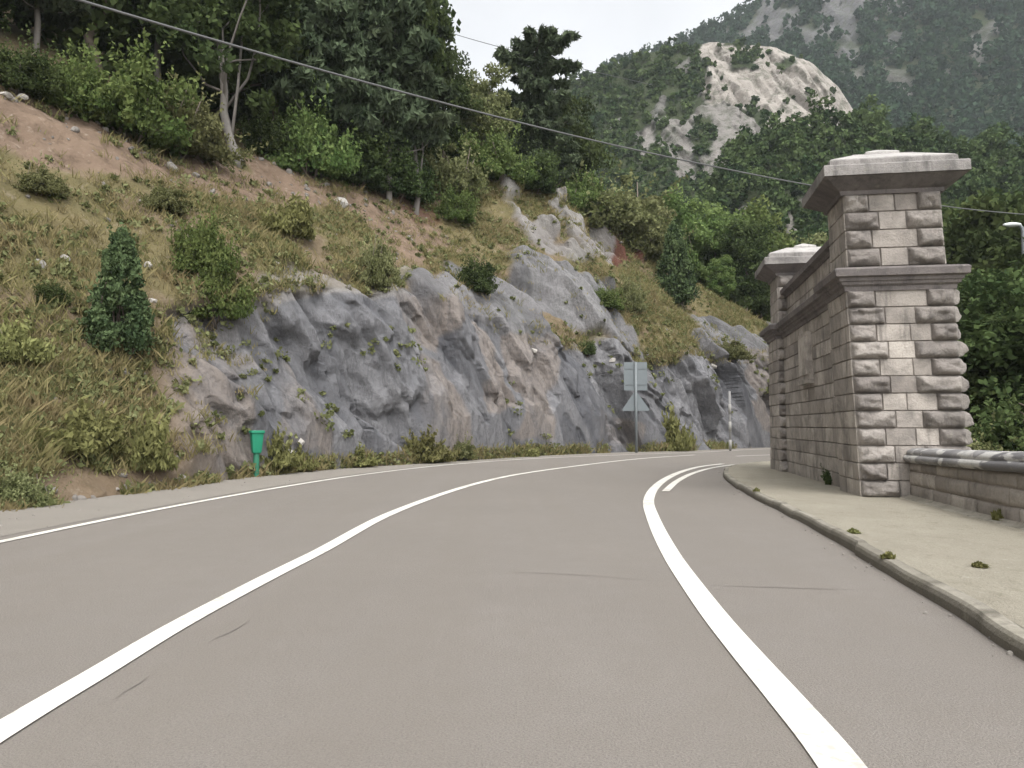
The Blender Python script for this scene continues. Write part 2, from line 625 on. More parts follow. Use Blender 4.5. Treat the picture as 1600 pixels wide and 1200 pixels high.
# shoulder: between the edge line and the foot of the cutting
ls = np.stack([np.interp(t, np.linspace(0, 1, len(leftline)), leftline[:, i]) for i in (0, 1)], -1)
bo = bi + normals2(bi) * .6
lo = np.array([leftline[np.argmin(((leftline - q) ** 2).sum(1))] for q in bi])
kk = np.hanning(15); kk /= kk.sum()
pad = np.concatenate([np.repeat(lo[:1], 7, 0), lo, np.repeat(lo[-1:], 7, 0)])
lo = np.stack([np.convolve(pad[:, i], kk, 'valid') for i in (0, 1)], -1)
lo = lo + (bi - lo) * .12
sh = np.stack([lo * (1 - f) + bo * f for f in np.linspace(0, 1, 5)])
link("road_shoulder", mesh_np("road_shoulder", np.concatenate([sh, np.full(sh.shape[:2] + (1,), .004)], -1), grid_faces(5, 300), M['shoulder']), kind="structure")


def marking(P, wd, label):
    V, f = strip(P, wd / 2, wd / 2, .009)
    link("road_marking", mesh_np("road_marking", V, f[:, ::-1], M['paint']), kind="structure", label=label)


marking(leftline, .13, "thin white edge line along the cliff side of the road")
CENTRE = gpath([(0, 1145), (150, 1055), (275, 980), (415, 905), (500, 862), (600, 807.5), (692, 772), (752, 754), (807, 742), (890, 729.8), (1000, 717), (1086, 711)],
               [(-1.95, -12), (-2.0, 0)])
marking(smooth_path(CENTRE, .2), .16, "long white centre line sweeping round the bend")
marking(smooth_path(gpath([(1150, 713), (1180, 711.8), (1206, 711)], (), [(15.5, 36.3), (19, 38.5)]), .2), .16, "short white centre dash by the far pillar")
RL = gpath([(1315, 1200), (1229, 1095), (1177, 1035), (1124, 972), (1082, 916), (1053, 874), (1030, 832), (1019, 806), (1014, 791), (1014, 780), (1022, 764), (1040, 749), (1066, 737), (1097, 729), (1129, 725)],
           [(.72, -12), (.9, -3), (1.0, 1.2)])
marking(smooth_path(RL, .1), .185, "broad white line on the kerb side ending in the bend")
marking(smooth_path(gpath([(1040, 768), (1057, 753), (1081, 740.5), (1110, 732), (1132, 728.3), (1162, 724.8), (1206, 721)], (), [(11, 30.2), (17, 32), (30, 33)]), .1), .15,
        "second white line starting inside the bend beside the kerb")


def crack(pts, wd, seed):
    P = smooth_path(gpath(pts), .12)
    P = P + normals2(P) * (fbm(np.arange(len(P)) * .4, 0, seed, 3, seed) * .05)[:, None]
    wv = wd * np.clip(.25 + 1.3 * vnoise(np.arange(len(P)) * .35, 3, seed), .05, 1)
    N = normals2(P)
    V = np.stack([np.c_[P - N * wv[:, None], np.full(len(P), .005)], np.c_[P + N * wv[:, None], np.full(len(P), .005)]])
    link("road_crack", mesh_np("road_crack", V, grid_faces(2, len(P))[:, ::-1], M['crack']), kind="structure")


crack([(95, 1160), (180, 1095), (280, 1030), (350, 990), (410, 953)], .006, 3)
crack([(640, 890), (760, 893), (900, 898), (1060, 912), (1200, 919), (1300, 921), (1400, 922)], .008, 5)

# ------------------------------------------------------------------ kerb and pavement
PW = .115
N = normals2(kerb)
jit = fbm(np.arange(len(kerb)) * .11, 7., 2., 3, 8)
prof = [(0.0, -.04), (.0, .06), (.012, PW - .02), (.03, PW), (.115, PW + .003), (.13, PW - .006), (.14, -.04)]
V = []
seg = np.floor(np.arange(len(kerb)) * .12 / 1.0)
off = (_h(seg, seg * 0, seg * 0, 4) - .5) * .035
for o, z in prof:
    c = kerb - N * (o + off * (o < .1) + jit * .012)[:, None] if o < .12 else kerb - N * o
    zz = z + (jit * .012 + off * .4) * (z > .03)
    V.append(np.c_[c, zz])
V = np.array(V)
gap = (np.abs((np.arange(len(kerb)) * .12) % 1.0) < .06)
tint = np.where(gap, 0, .35 + .6 * _h(seg, seg * 0 + 1, seg * 0, 9))[None] * np.array([.0, .15, .5, 1, 1, 1, 1])[:, None]  # dark joints; upright face rows tinted darker, their shade put into the colour
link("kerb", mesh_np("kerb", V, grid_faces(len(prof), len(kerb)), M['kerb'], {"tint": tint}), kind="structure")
INN = np.array([(8.2, -12), (8.2, -3), (8.2, 2.6), (8.2, 4.3), (8.2, 5.3), (8.2, 6.6), (8.3, 8.7), (8.4, 11.2), (8.5, 14), (8.7, 17), (9, 19.5), (9.4, 21), (10, 22), (11, 22.6), (13, 23.4), (18, 24), (30, 24), (60, 24)])
ko = kerb - N * .12
nn = 420
ta = np.linspace(0, 1, nn)
ka = np.stack([np.interp(ta, np.linspace(0, 1, len(ko)), ko[:, i]) for i in (0, 1)], -1)
d0 = np.array([np.argmin(((ko - (q - [0, 0])) ** 2).sum(1)) for q in KERB]) / (len(ko) - 1)
d0[0], d0[-1] = 0, 1
ia = np.stack([np.interp(ta, np.maximum.accumulate(d0), INN[:, i]) for i in (0, 1)], -1)
nr = 60
PV = np.stack([ka * (1 - f) + ia * f for f in np.linspace(0, 1, nr)])
pz = PW - .006 + fbm(PV[..., 0] * 1.2, PV[..., 1] * 1.2, 0, 4, 31) * .018 * np.linspace(0, 1, nr)[:, None].clip(0, .3) / .3
link("pavement", mesh_np("pavement", np.concatenate([PV, pz[..., None]], -1), grid_faces(nr, nn), M['pave'], smooth=True), kind="structure")

# ------------------------------------------------------------------ the cut hillside on the left of the road
nb = normals2(base)
kk = np.hanning(321); kk /= kk.sum()
pad = np.concatenate([np.repeat(nb[:1], 160, 0), nb, np.repeat(nb[-1:], 160, 0)])
nb = np.stack([np.convolve(pad[:, i], kk, 'valid') for i in (0, 1)], -1)
nb /= np.linalg.norm(nb, axis=1)[:, None]
ns_ = len(base)
S = np.arange(ns_) * .05
PY1 = np.array([(-300, 600), (0, 600), (150, 560), (250, 515), (330, 470), (400, 450), (500, 440), (600, 446), (700, 478), (800, 505), (900, 535), (1000, 545), (1100, 563), (1200, 560), (1500, 560)], float)
PY2 = np.array([(-200, 100), (0, 132), (100, 165), (200, 190), (300, 220), (400, 245), (500, 278), (640, 296), (700, 280), (760, 258), (830, 288), (900, 322), (960, 362), (1010, 398), (1100, 455), (1190, 515), (1400, 560)], float)


def solve(o, line, ymin, zmin):
    X = base + nb * o[:, None]
    Y = np.maximum(X[:, 1], ymin)
    px = 800 + F * X[:, 0] / Y
    py = np.interp(px, line[:, 0], line[:, 1])
    z = at(px, py, Y)[..., 2]
    return np.maximum(z, zmin)


def smooth1(a, n=41):
    k = np.hanning(n); k /= k.sum()
    return np.convolve(np.concatenate([np.repeat(a[:1], n // 2), a, np.repeat(a[-1:], n // 2)]), k, 'valid')


pxb = np.where(base[:, 1] > 3, 800 + F * base[:, 0] / np.maximum(base[:, 1], 3), -900)
o1 = smooth1(np.interp(pxb, [-300, 150, 420, 1300], [3.2, 3.0, 1.7, 1.6]))
o2 = np.full(ns_, 10.0)
z1 = smooth1(solve(o1, PY1, 11, 1.5), 61)
z2 = smooth1(solve(o2, PY2, 15, 4.0), 61)
NR1, NR2, NR3 = 150, 110, 30
rows_o, rows_z, rows_k = [], [], []
for i in range(NR1):
    f = i / NR1
    rows_o.append(o1 * (f ** 1.15)); rows_z.append(z1 * f - .25 * (1 - f)); rows_k.append(f)
for i in range(NR2):
    f = i / NR2
    rows_o.append(o1 + (o2 - o1) * f); rows_z.append(z1 + (z2 - z1) * (f * 1.08 - .08 * f * f)); rows_k.append(1 + f)
px2 = 800 + F * (base + nb * 10)[:, 0] / np.maximum((base + nb * 10)[:, 1], 8)
back = smooth1(np.interp(px2, [0, 500, 700, 850, 1000], [.85, .66, .36, -.12, -.25]), 61)
for i in range(NR3):
    f = i / (NR3 - 1)
    oo = f ** 1.5 * 70
    rows_o.append(o2 + oo); rows_z.append(np.maximum(z2 + back * oo - .0022 * oo ** 2 * (back < .1), -1.)); rows_k.append(2 + f)
O, Z, K = np.array(rows_o), np.array(rows_z), np.array(rows_k)
HX = np.stack([base[None, :, 0] + nb[None, :, 0] * O, base[None, :, 1] + nb[None, :, 1] * O, Z], -1)
SS = np.broadcast_to(S, O.shape)
hpx, hpy = proj(HX)
jx = fbm(SS * .45, Z * .45, 1, 4, 3) * 34
jy = fbm(SS * .45, Z * .45, 9, 4, 4) * 34
qx, qy = hpx + jx, hpy + jy
Kc = K[:, None]
line1 = np.interp(qx, PY1[:, 0], PY1[:, 1])
rock = np.clip((qy - line1 + 6) / 16, 0, 1) * np.clip((qx - 235) / 60, 0, 1) * (Kc < 1.15)
rock = rock * (1 - .5 * np.clip((430 - qx) / 170, 0, 1) * (fbm(SS * .8, Z * .5, 8, 4, 19) > -.1))
pale = np.zeros_like(rock)
for poly in ([(780, 405), (850, 420), (930, 445), (975, 500), (1010, 545), (930, 525), (850, 495), (790, 455)],
             [(640, 440), (690, 425), (760, 450), (850, 520), (900, 545), (760, 520), (680, 490)],
             [(1080, 495), (1210, 530), (1210, 580), (1090, 560)]):
    rock = np.maximum(rock, inpoly(qx, qy, poly) * .9)
m4 = (fbm(SS * .5, Z * .5, 6, 4, 13) > -.12) * inpoly(qx, qy, [(760, 270), (830, 292), (960, 350), (1015, 400), (950, 415), (850, 390), (790, 340)])
rock = np.maximum(rock, m4 * .85); pale = np.maximum(pale, m4 * .55)
m5 = inpoly(qx, qy, [(405, 425), (520, 405), (640, 430), (640, 470), (500, 452), (410, 470)])
rock = np.maximum(rock, m5 * .6); pale = np.maximum(pale, m5 * .7)
soil = inpoly(qx, qy, [(-400, 90), (0, 130), (60, 155), (200, 185), (330, 225), (440, 255), (520, 285), (640, 300), (700, 350), (720, 400), (660, 410), (560, 345), (470, 320), (400, 305), (300, 280), (180, 285), (100, 250), (0, 215), (-400, 200)]).astype(float)
soil = np.maximum(soil, inpoly(qx, qy, [(930, 365), (1010, 385), (1025, 420), (960, 405)]))
soil = np.maximum(soil, inpoly(qx, qy, [(60, 640), (200, 560), (300, 540), (420, 600), (430, 760), (0, 830), (60, 740)]) * .75)
soil = np.maximum(soil, .6 * (fbm(SS * .5, Z * .5, 5, 4, 12) > .14) * (Kc > .2) * (Kc < 2))
soil = np.where(Kc > 2.02, .35, soil)
tan = np.zeros_like(rock)
for poly in ([(640, 560), (690, 560), (735, 700), (640, 700)], [(795, 515), (855, 525), (860, 690), (800, 680)], [(735, 500), (775, 520), (790, 640), (750, 640)],
             [(250, 520), (330, 500), (420, 560), (360, 600), (420, 760), (200, 760)], [(1150, 560), (1230, 540), (1230, 690), (1185, 680)],
             [(610, 460), (700, 480), (690, 545), (640, 540)], [(440, 560), (470, 560), (520, 700), (430, 710)], [(930, 650), (1000, 660), (1000, 706), (930, 706)]):
    tan = np.maximum(tan, inpoly(hpx + jx * .6, hpy + jy * .6, poly).astype(float))
red = inpoly(hpx + jx * .5, hpy + jy * .5, [(940, 362), (975, 368), (1012, 388), (1016, 412), (975, 408)]).astype(float)
red = np.maximum(red, .6 * inpoly(hpx + jx * .5, hpy + jy * .5, [(590, 295), (650, 300), (690, 335), (660, 350)]))


def blur2(a, n=2):
    for _ in range(n):
        a = (np.roll(a, 1, 0) + np.roll(a, -1, 0) + a * 2 + np.roll(a, 1, 1) + np.roll(a, -1, 1)) / 6
    return a


rock, soil, pale = blur2(rock, 3), blur2(soil, 4), blur2(pale, 4)
# relief: dipping slabs on the rock, lumps on the slope
th = R(66)
wz = Z + fbm(SS * .5, Z * .5, 2, 3, 40) * .5
a_ = SS * math.sin(th) + wz * math.cos(th)
b_ = -SS * math.cos(th) + wz * math.sin(th)
d1 = facets(a_ / 2.3, b_ / 6.0, 11, .95, .12)
d2 = facets(a_ / .95 + 3, b_ / 2.4, 21, .85, .2)
d3 = facets(a_ / .34 + 3, b_ / .8, 33, .7, .3)
fr = fbm(SS * 1.3, Z * 1.3, 4, 5, 50)
rel_rock = d1 * .62 + d2 * .25 + d3 * .11 + fr * .04
slab = np.clip(.5 + .34 * facets(a_ / 1.7 + 9, b_ / 5.0, 15, .5, .07) + .22 * d2 + .14 * d3, 0, 1)
rel_soft = fbm(SS * .22, Z * .22, O * .22, 4, 60) * .75 + fbm(SS * 1.1, Z * 1.1, O, 4, 61) * .22 + .06 * facets(SS / .5, Z / .4, 70, .5)
foot = np.clip(Kc / .18, 0, 1)
amp = np.clip(Kc / .12, 0, 1)
disp = np.where(Kc < 2.2, blur2(rock, 2) * rel_rock + (1 - blur2(rock, 2)) * rel_soft * np.where(Kc < 1, .6, 1), rel_soft) * amp
disp = np.minimum(disp, .04 + np.clip(Kc, 0, 9) * 1.3)
disp = blur2(disp, 1)
# move along the slope's own outward direction
slope = np.clip((Kc - .9) / .3, 0, 1)
HX[..., 0] -= nb[None, :, 0] * disp * (1 - .4 * slope)
HX[..., 1] -= nb[None, :, 1] * disp * (1 - .4 * slope)
HX[..., 2] += disp * .7 * slope
ncol = ns_
hill_me = mesh_np("hillside", HX, grid_faces(len(O), ncol)[:, ::-1], M['hill'], {"rock": rock, "soil": soil, "pale": pale, "slab": slab, "tan": blur2(tan, 4), "red": blur2(red, 3)}, smooth=False)
link("hillside", hill_me, kind="structure", label="steep road cutting of grey rock with dry grass and bare soil above")
HF = HX.reshape(-1, 3)
tri = grid_faces(len(O), ncol)
bvh = BVHTree.FromPolygons([tuple(v) for v in HF[:, :]], [tuple(f) for f in tri.tolist()])


def drop(x, y):
    h = bvh.ray_cast(Vector((x, y, 200)), Vector((0, 0, -1)))
    return h[0].z if h[0] is not None else 0.0


def hit(px, py):
    """point of the hillside where the photo shows pixel px, py"""
    x, y, z = ray(px, py)
    h = bvh.ray_cast(Vector((0, 0, CAMH)), Vector((float(x), float(y), float(z))).normalized())
    return None if h[0] is None else np.array(h[0])


# ------------------------------------------------------------------ foliage
def leaf_quads(C, size, rng, up=.0, elong=1.7):
    n = len(C)
    a = rng.normal(size=(n, 3))
    a[:, 2] += up
    a /= np.linalg.norm(a, axis=1)[:, None]
    b = np.cross(a, rng.normal(size=(n, 3)))
    b /= np.linalg.norm(b, axis=1)[:, None] + 1e-9
    s = (size * (.6 + .8 * rng.rand(n)))[:, None]
    V = np.stack([C + a * s * elong * .5, C + b * s * .5, C - a * s * elong * .5, C - b * s * .5], 1).reshape(-1, 3)
    return V, np.arange(n * 4).reshape(-1, 4)


def clump_pts(cl, rad, n, rng, flat=1.):
    d = rng.normal(size=(len(cl), n, 3))
    d /= np.linalg.norm(d, axis=2)[..., None]
    d *= (rng.rand(len(cl), n) ** .45)[..., None] * np.asarray(rad).reshape(-1, 1, 1)
    d[..., 2] *= flat
    return (cl[:, None] + d).reshape(-1, 3)


def limb(mb, p0, p1, r0, r1, rng, n=6, bend=.12, sides=6):
    p0, p1 = np.asarray(p0, float), np.asarray(p1, float)
    f = np.linspace(0, 1, n)
    L = np.linalg.norm(p1 - p0)
    P = p0 + (p1 - p0) * f[:, None]
    w_ = rng.normal(size=3) * bend * L
    P += np.sin(f * np.pi)[:, None] * w_
    P[1:-1] += rng.normal(size=(n - 2, 3)) * .02 * L
    mb.tube(P, r0 + (r1 - r0) * f, sides, .5)
    return P


def make_broadleaf(seed, h=10., cr=3., c0=.3, ncl=110, leaf=.22, per=75, lmat='oak', bmat='bark', lean=0, narrow=1.):
    rng = rs(seed)
    mb = MB()
    tb = np.array([lean * h * .5, 0, h * .75])
    T = limb(mb, (0, 0, -.5), tb, .022 * h, .006 * h, rng, 9, .05, 8)
    cz, ch = h * (c0 + 1) / 2, h * (1 - c0) / 2
    d = rng.normal(size=(ncl * 3, 3))
    d /= np.linalg.norm(d, axis=1)[:, None]
    rr = rng.rand(len(d)) ** .5
    rr *= 1 + .35 * vnoise(d[:, 0] * 1.7 + seed, d[:, 1] * 1.7, d[:, 2] * 1.7, seed)
    cl = d * rr[:, None] * np.array([cr * narrow, cr, ch])
    cl[:, 2] += cz
    cl[:, 0] += lean * cl[:, 2] * .6
    keep = vnoise(cl[:, 0] * .8, cl[:, 1] * .8, cl[:, 2] * .8, seed + 5) > -.25
    cl = cl[keep][:ncl]
    for i in range(12):
        f = rng.uniform(.3, 1)
        p = T[min(len(T) - 1, int(f * (len(T) - 1)))]
        q = cl[rng.randint(len(cl))]
        limb(mb, p, q, .009 * h * (1.2 - f), .0025 * h, rng, 5, .1, 5)
    rad = cr * rng.uniform(.16, .34, len(cl))
    C = clump_pts(cl, rad, per, rng, .75)
    V, f = leaf_quads(C, leaf, rng, .2)
    tn = np.clip(rng.normal(.45, .22, len(cl)), 0, 1)
    tt = np.clip(np.repeat(tn, per) + rng.normal(0, .15, len(C)), 0, 1)
    return mb.mesh("trunk", M[bmat], True), mesh_np("crown", V, f, M[lmat], {"tint": np.repeat(tt, 4)})


def make_pine(seed, h=14., cr=2.6, c0=.3, leaf=.2, per=100, gap=None, bmat='bark', shape=None):
    rng = rs(seed)
    mb = MB()
    f = np.linspace(0, 1, 12)
    sway = np.cumsum(rng.normal(0, .012 * h, (12, 2)), 0) * .4
    T = np.c_[sway, f * h * (.95 if shape else .98) - .5 * (1 - f)]
    mb.tube(T, .016 * h * (1 - f * .85), 8)
    cl, rad = [], []
    z = c0
    while z < (.935 if shape else .98):
        if gap is None or not (gap[0] < z < gap[1]):
            prof_ = (math.sin(min(1, (1 - z) / (1 - c0) * 1.25 + .12) * math.pi / 2)) ** .8
            if shape:
                prof_ = float(np.interp(z, *np.array(shape).T))
            nbr = rng.randint(4, 7) + (1 if shape else 0)
            a0 = rng.rand() * 6.28
            for j in range(nbr):
                az = a0 + j * 6.283 / nbr + rng.normal(0, .25)
                L = cr * prof_ * rng.uniform(.55, 1.1) + .15
                p = np.array([np.interp(z, f, T[:, 0]), np.interp(z, f, T[:, 1]), z * h])
                q = p + np.array([math.cos(az) * L, math.sin(az) * L, L * rng.uniform(.05, .5)])
                limb(mb, p, q, .035 + .012 * L, .012, rng, 4, .08, 4)
                for s_ in np.linspace(.4, 1., max(2, int(L * 1.9))):
                    cl.append(p + (q - p) * s_ + rng.normal(0, .16, 3) * np.array([1, 1, .6]))
                    rad.append(rng.uniform(.3, .55) * (1.15 - .3 * s_))
        z += rng.uniform(.035, .06)
    cl = np.array(cl)
    C = clump_pts(cl, np.array(rad) * cr / 2.6 * 1.2, per, rng, .6)
    V, fq = leaf_quads(C, leaf, rng, .5, 3.2)
    tn = np.clip(rng.normal(.45, .22, len(cl)), 0, 1)
    tt = np.clip(np.repeat(tn, per) + rng.normal(0, .15, len(C)), 0, 1)
    return mb.mesh("trunk", M[bmat], True), mesh_np("crown", V, fq, M['pine'], {"tint": np.repeat(tt, 4)})


def make_bush(seed, h=1., r=.7, n=3500, leaf=.07, lmat='olive', cone=False, spiky=0.):
    """a unit bush: stems, and leaves through a lumpy dome or cone"""
    rng = rs(seed)
    mb = MB()
    for i in range(7):
        az = rng.rand() * 6.28
        q = (math.cos(az) * r * rng.uniform(.2, .7), math.sin(az) * r * rng.uniform(.2, .7), h * rng.uniform(.4, .85))
        if cone:
            q = (q[0] * .3, q[1] * .3, q[2])
        limb(mb, (rng.normal(0, .05), rng.normal(0, .05), -.15), q, .02, .006, rng, 5, .1, 5)
    ncl = 90 if cone else 60
    if cone:
        z = rng.rand(ncl * 2)
        az = rng.rand(ncl * 2) * 6.283
        rr = r * (np.minimum(1, (z + .12) * 5) * (1 - z) ** .55) * (.35 + .6 * rng.rand(ncl * 2) ** .6)
        cl = np.stack([np.cos(az) * rr, np.sin(az) * rr, z * h * .93 + .05 * h], -1)
        rad = r * rng.uniform(.16, .34, len(cl)) * (1.05 - .5 * z)
    else:
        d = rng.normal(size=(ncl * 2, 3))
        d /= np.linalg.norm(d, axis=1)[:, None]
        d[:, 2] = np.abs(d[:, 2])
        rr = (.3 + .7 * rng.rand(len(d)) ** .6) * (1 + .4 * vnoise(d[:, 0] * 2, d[:, 1] * 2, d[:, 2] * 2, seed))
        cl = d * rr[:, None] * np.array([r, r, h * .82])
        rad = r * (.07 + .30 * rng.rand(len(cl)) ** 1.6)
    per = n // len(cl)
    C = clump_pts(cl, rad, per, rng, .9 if not spiky else 1.3)
    C[:, 2] = np.abs(C[:, 2])
    tn = np.clip(rng.normal(.45, .22, len(cl)), 0, 1)
    tt = np.clip(np.repeat(tn, per) + rng.normal(0, .15, len(C)), 0, 1)
    if n > 1000:       # shoots that stand out of the outline
        nsh, m_ = 70, 16
        k_ = rng.randint(len(cl), size=nsh)
        c0_ = cl[k_]
        out = c0_ * np.array([1, 1, .6]) + np.array([0, 0, .12 * h])
        out /= np.linalg.norm(out, axis=1)[:, None]
        out = out + rng.normal(0, .3, out.shape) + np.array([0, 0, .5])
        L_ = (r * rng.uniform(.25, .6, nsh) * (.45 if cone else 1))[:, None, None]
        f_ = np.linspace(0, 1, m_)[None, :, None]
        S_ = c0_[:, None] + out[:, None] * f_ * L_ + rng.normal(0, leaf * .5, (nsh, m_, 3))
        C = np.concatenate([C, S_.reshape(-1, 3)])
        tt = np.concatenate([tt, np.clip(rng.normal(.6, .2, nsh * m_), 0, 1)])
    V, fq = leaf_quads(C, leaf, rng, .3 + spiky, 1.8 + spiky)
    return mb.mesh("stem", M['bark'], True), mesh_np("foliage", V, fq, M[lmat], {"tint": np.repeat(tt, 4)})


PROTO = {
    'oak0': ('broadleaf_tree', 10., make_broadleaf(1, 10, 3.2, .22, 120, .17, 150)),
    'oak1': ('broadleaf_tree', 10., make_broadleaf(2, 10, 2.7, .3, 110, .16, 150, 'oak', 'palebark', -.12)),
    'oak2': ('broadleaf_tree', 10., make_broadleaf(3, 10, 3.6, .15, 130, .18, 150)),
    'oak3': ('broadleaf_tree', 10., make_broadleaf(9, 10, 2.6, .48, 90, .16, 150, 'oak', 'palebark', .1)),
    'light0': ('broadleaf_tree', 10., make_broadleaf(4, 10, 3.2, .12, 110, .17, 150, 'olive')),
    'light1': ('broadleaf_tree', 10., make_broadleaf(5, 10, 3.5, .1, 120, .17, 150, 'bright')),
    'pine0': ('pine_tree', 14., make_pine(6, bmat='palebark')),
    'pine1': ('pine_tree', 14., make_pine(7, 14, 3.0, .22, bmat='palebark')),
    'pine2': ('pine_tree', 14., make_pine(8, 14, 2.6, .12, gap=(.60, .66), per=85, leaf=.17, shape=[(.1, .9), (.4, 1.05), (.58, .95), (.66, .85), (.75, 1.1), (.85, 1.0), (.92, .8), (1, .6)])),
    'bushO': ('bush', 1., make_bush(11, lmat='olive')),
    'bushD': ('bush', 1., make_bush(12, lmat='oak')),
    'bushB': ('bush', 1., make_bush(13, lmat='bright')),
    'broom': ('broom_bush', 1., make_bush(14, lmat='broom', spiky=1.2)),
    'cone': ('juniper', 1., make_bush(15, 1., .38, 20000, .024, 'juniper', True)),
    'tallO': ('bush', 1., make_bush(21, n=16000, leaf=.032, lmat='olive')),
    'tallD': ('bush', 1., make_bush(22, n=16000, leaf=.032, lmat='oak')),
    'tallB': ('bush', 1., make_bush(23, n=16000, leaf=.032, lmat='bright')),
    'tuft': ('grass_tuft', 1., make_bush(24, h=1., r=.45, n=420, leaf=.16, lmat='broom', spiky=2.)),
}
rngp = random.Random(5)


def plant(kind, loc, h, wscale, label, cat, group=None, rz=None):
    nm, h0, (tm, cm) = PROTO[kind]
    e = link(nm, None, None, tuple(float(v) for v in loc), label=label, category=cat, group=group)
    e.rotation_euler = (0, 0, rngp.uniform(0, 6.28) if rz is None else rz)
    s = h / h0
    e.scale = (s * wscale, s * wscale, s)
    tr = nm.endswith("tree")
    link("trunk" if tr else "stem", tm, e)
    link("crown" if tr else "foliage", cm, e)
    return e


def on_hill(px, D, top, kind, w, label, group=None, cat='tree', rz=None):
    """a tree standing on the hillside at depth D whose top reaches image row top"""
    x = (px - 800) / F * D
    y = D
    z = drop(x, y) - .1
    for _ in range(3):
        d = y * cp + (z + 6 - CAMH) * sp
    H = at(px, top, D)[2] - z
    plant(kind, (x, y, z), max(H, .8), w, label, cat, group, rz)


G1 = "trees along the top of the cutting"
on_hill(-60, 27, -260, 'oak2', 1.1, "dark leafy tree at the far left end of the hilltop wood", G1)
on_hill(40, 29, -230, 'pine1', 1.0, "dark pine behind the leafy bushes above the stack of pale stones", G1)
on_hill(140, 31, -210, 'oak0', 1.1, "dark broadleaf tree above the bright bush where the cable starts", G1)
on_hill(235, 33, -160, 'pine0', 1.1, "dark pine left of the pale leaning trunk", G1)
on_hill(362, 31, -130, 'oak1', 1.0, "tree with a pale trunk standing at the edge of the bare soil", G1, rz=0.2)
on_hill(430, 37, -120, 'oak2', .95, "broad dark tree right of the pale trunk", G1)
on_hill(300, 40, -140, 'oak2', 1.0, "shaded broadleaf tree behind the pale trunk", G1)
on_hill(500, 37, -110, 'pine1', 1.05, "tall pine with a pale stem in the middle of the hilltop wood", G1)
on_hill(560, 42, -90, 'oak0', .9, "dark round tree filling the gap between two pines", G1)
on_hill(605, 39, -60, 'pine1', 1.1, "tall pine with grey stem just above the reddish bank", G1)
on_hill(632, 43, -50, 'pine0', .85, "tall pine whose crown meets the open sky", G1)
for px, D, top, kd, lb in [(60, 46, -250, 'oak2', "dark tree deep in the wood behind the far left pine"), (170, 48, -240, 'oak0', "dark tree deep in the wood left of the pale trunk"),
                           (380, 50, -190, 'oak2', "dark tree deep in the wood right behind the pale trunk"), (330, 46, -150, 'pine0', "dark pine deep in the wood behind the pale trunk"),
                           (460, 52, -170, 'oak0', "dark tree deep in the wood between pale trunk and tall pine"), (560, 54, -110, 'oak2', "dark tree deep in the wood between the tall pines")]:
    on_hill(px, D, top, kd, 1.0, lb, G1)
on_hill(602, 37.6, -100, 'pine1', .8, "slim pine with a straight stem at the front edge of the wood", G1, rz=.4)
on_hill(648, 38.8, -30, 'oak3', .6, "slim tree with a pale leaning trunk above the end of the reddish bank", G1, rz=2.6)
on_hill(495, 35.6, -130, 'pine1', .8, "slim pine standing behind the middle of the soil bank", G1, rz=4.4)
on_hill(684, 45, 85, 'oak2', .7, "shorter dark tree at the sky edge of the wood", G1)
on_hill(755, 47, 92, 'light0', .85, "light olive green tree between the wood and the lone pine", G1)
on_hill(800, 52, 170, 'oak0', .8, "low dark tree under the left side of the lone pine", G1)
on_hill(850, 50, 48, 'pine2', .98, "lone pine with open crown standing against the sky", G1, rz=1.0)
on_hill(880, 54, 165, 'oak2', .75, "low dark tree under the right side of the lone pine", G1)

G2 = "bushes along the edge of the wood"
for px, D, top, kd, wd, lb in [
    (20, 23.5, 60, 'tallD', .9, "dark bush above the stack of pale stones"),
    (110, 25, 70, 'tallB', .8, "bright leafy bush under the upper end of the cable"),
    (190, 26, 70, 'tallB', .85, "tall bright green bush over the bare soil"),
    (265, 28, 115, 'tallO', .9, "olive bush overhanging the bare soil bank"),
    (420, 34, 170, 'tallD', .9, "dark bush right of the pale trunk"),
    (480, 34.5, 140, 'tallB', .7, "green bush with bright top behind the soil bank"),
    (545, 37, 190, 'tallD', .9, "shaded bush at the foot of the pines"),
    (620, 39, 215, 'tallD', .8, "dark bush above the reddish bank end"),
    (700, 42, 210, 'tallO', .9, "olive bush right of the pines"),
    (775, 45, 190, 'tallB', .8, "yellow green bush left of the lone pine foot"),
    (830, 47, 230, 'tallD', .9, "dark bush below the lone pine"),
    (905, 50, 262, 'tallB', .8, "bright bush on the ridge right of the lone pine"),
    (950, 51, 255, 'tallO', 1.1, "grey green bush on the ridge below the cable"),
    (1000, 52, 310, 'tallO', .9, "olive bush by the reddish earth patch"),
]:
    on_hill(px, D, top, kd, wd, lb, G2, 'bush')
G3 = "trees behind the end of the slope"
for px, D, top, kd, wd, lb in [
    (1010, 58, 290, 'light0', .9, "olive tree behind the reddish earth patch"),
    (1065, 60, 312, 'light1', .9, "bright green tree behind the dark juniper"),
    (1115, 62, 330, 'light1', 1.0, "bright green tree right of the dark juniper"),
    (1160, 60, 352, 'oak2', .9, "darker tree near the far pillar"),
    (1195, 64, 335, 'light1', .9, "green tree rising behind the far pillar cap"),
    (1130, 56, 405, 'light1', 1.0, "low green tree over the tan grass patch"),
    (1245, 66, 345, 'light0', .9, "olive tree right of the far pillar cap"),
]:
    on_hill(px, D, top, kd, wd, lb, G3)


def slope_bush(px, py, hpx, kind, wd, label, cat='bush', group="shrubs on the slope"):
    p = hit(px, py)
    if p is None:
        return
    H = hpx * p[1] / F
    plant(kind, (p[0], p[1], p[2] - .08), H, wd, label, cat, group)


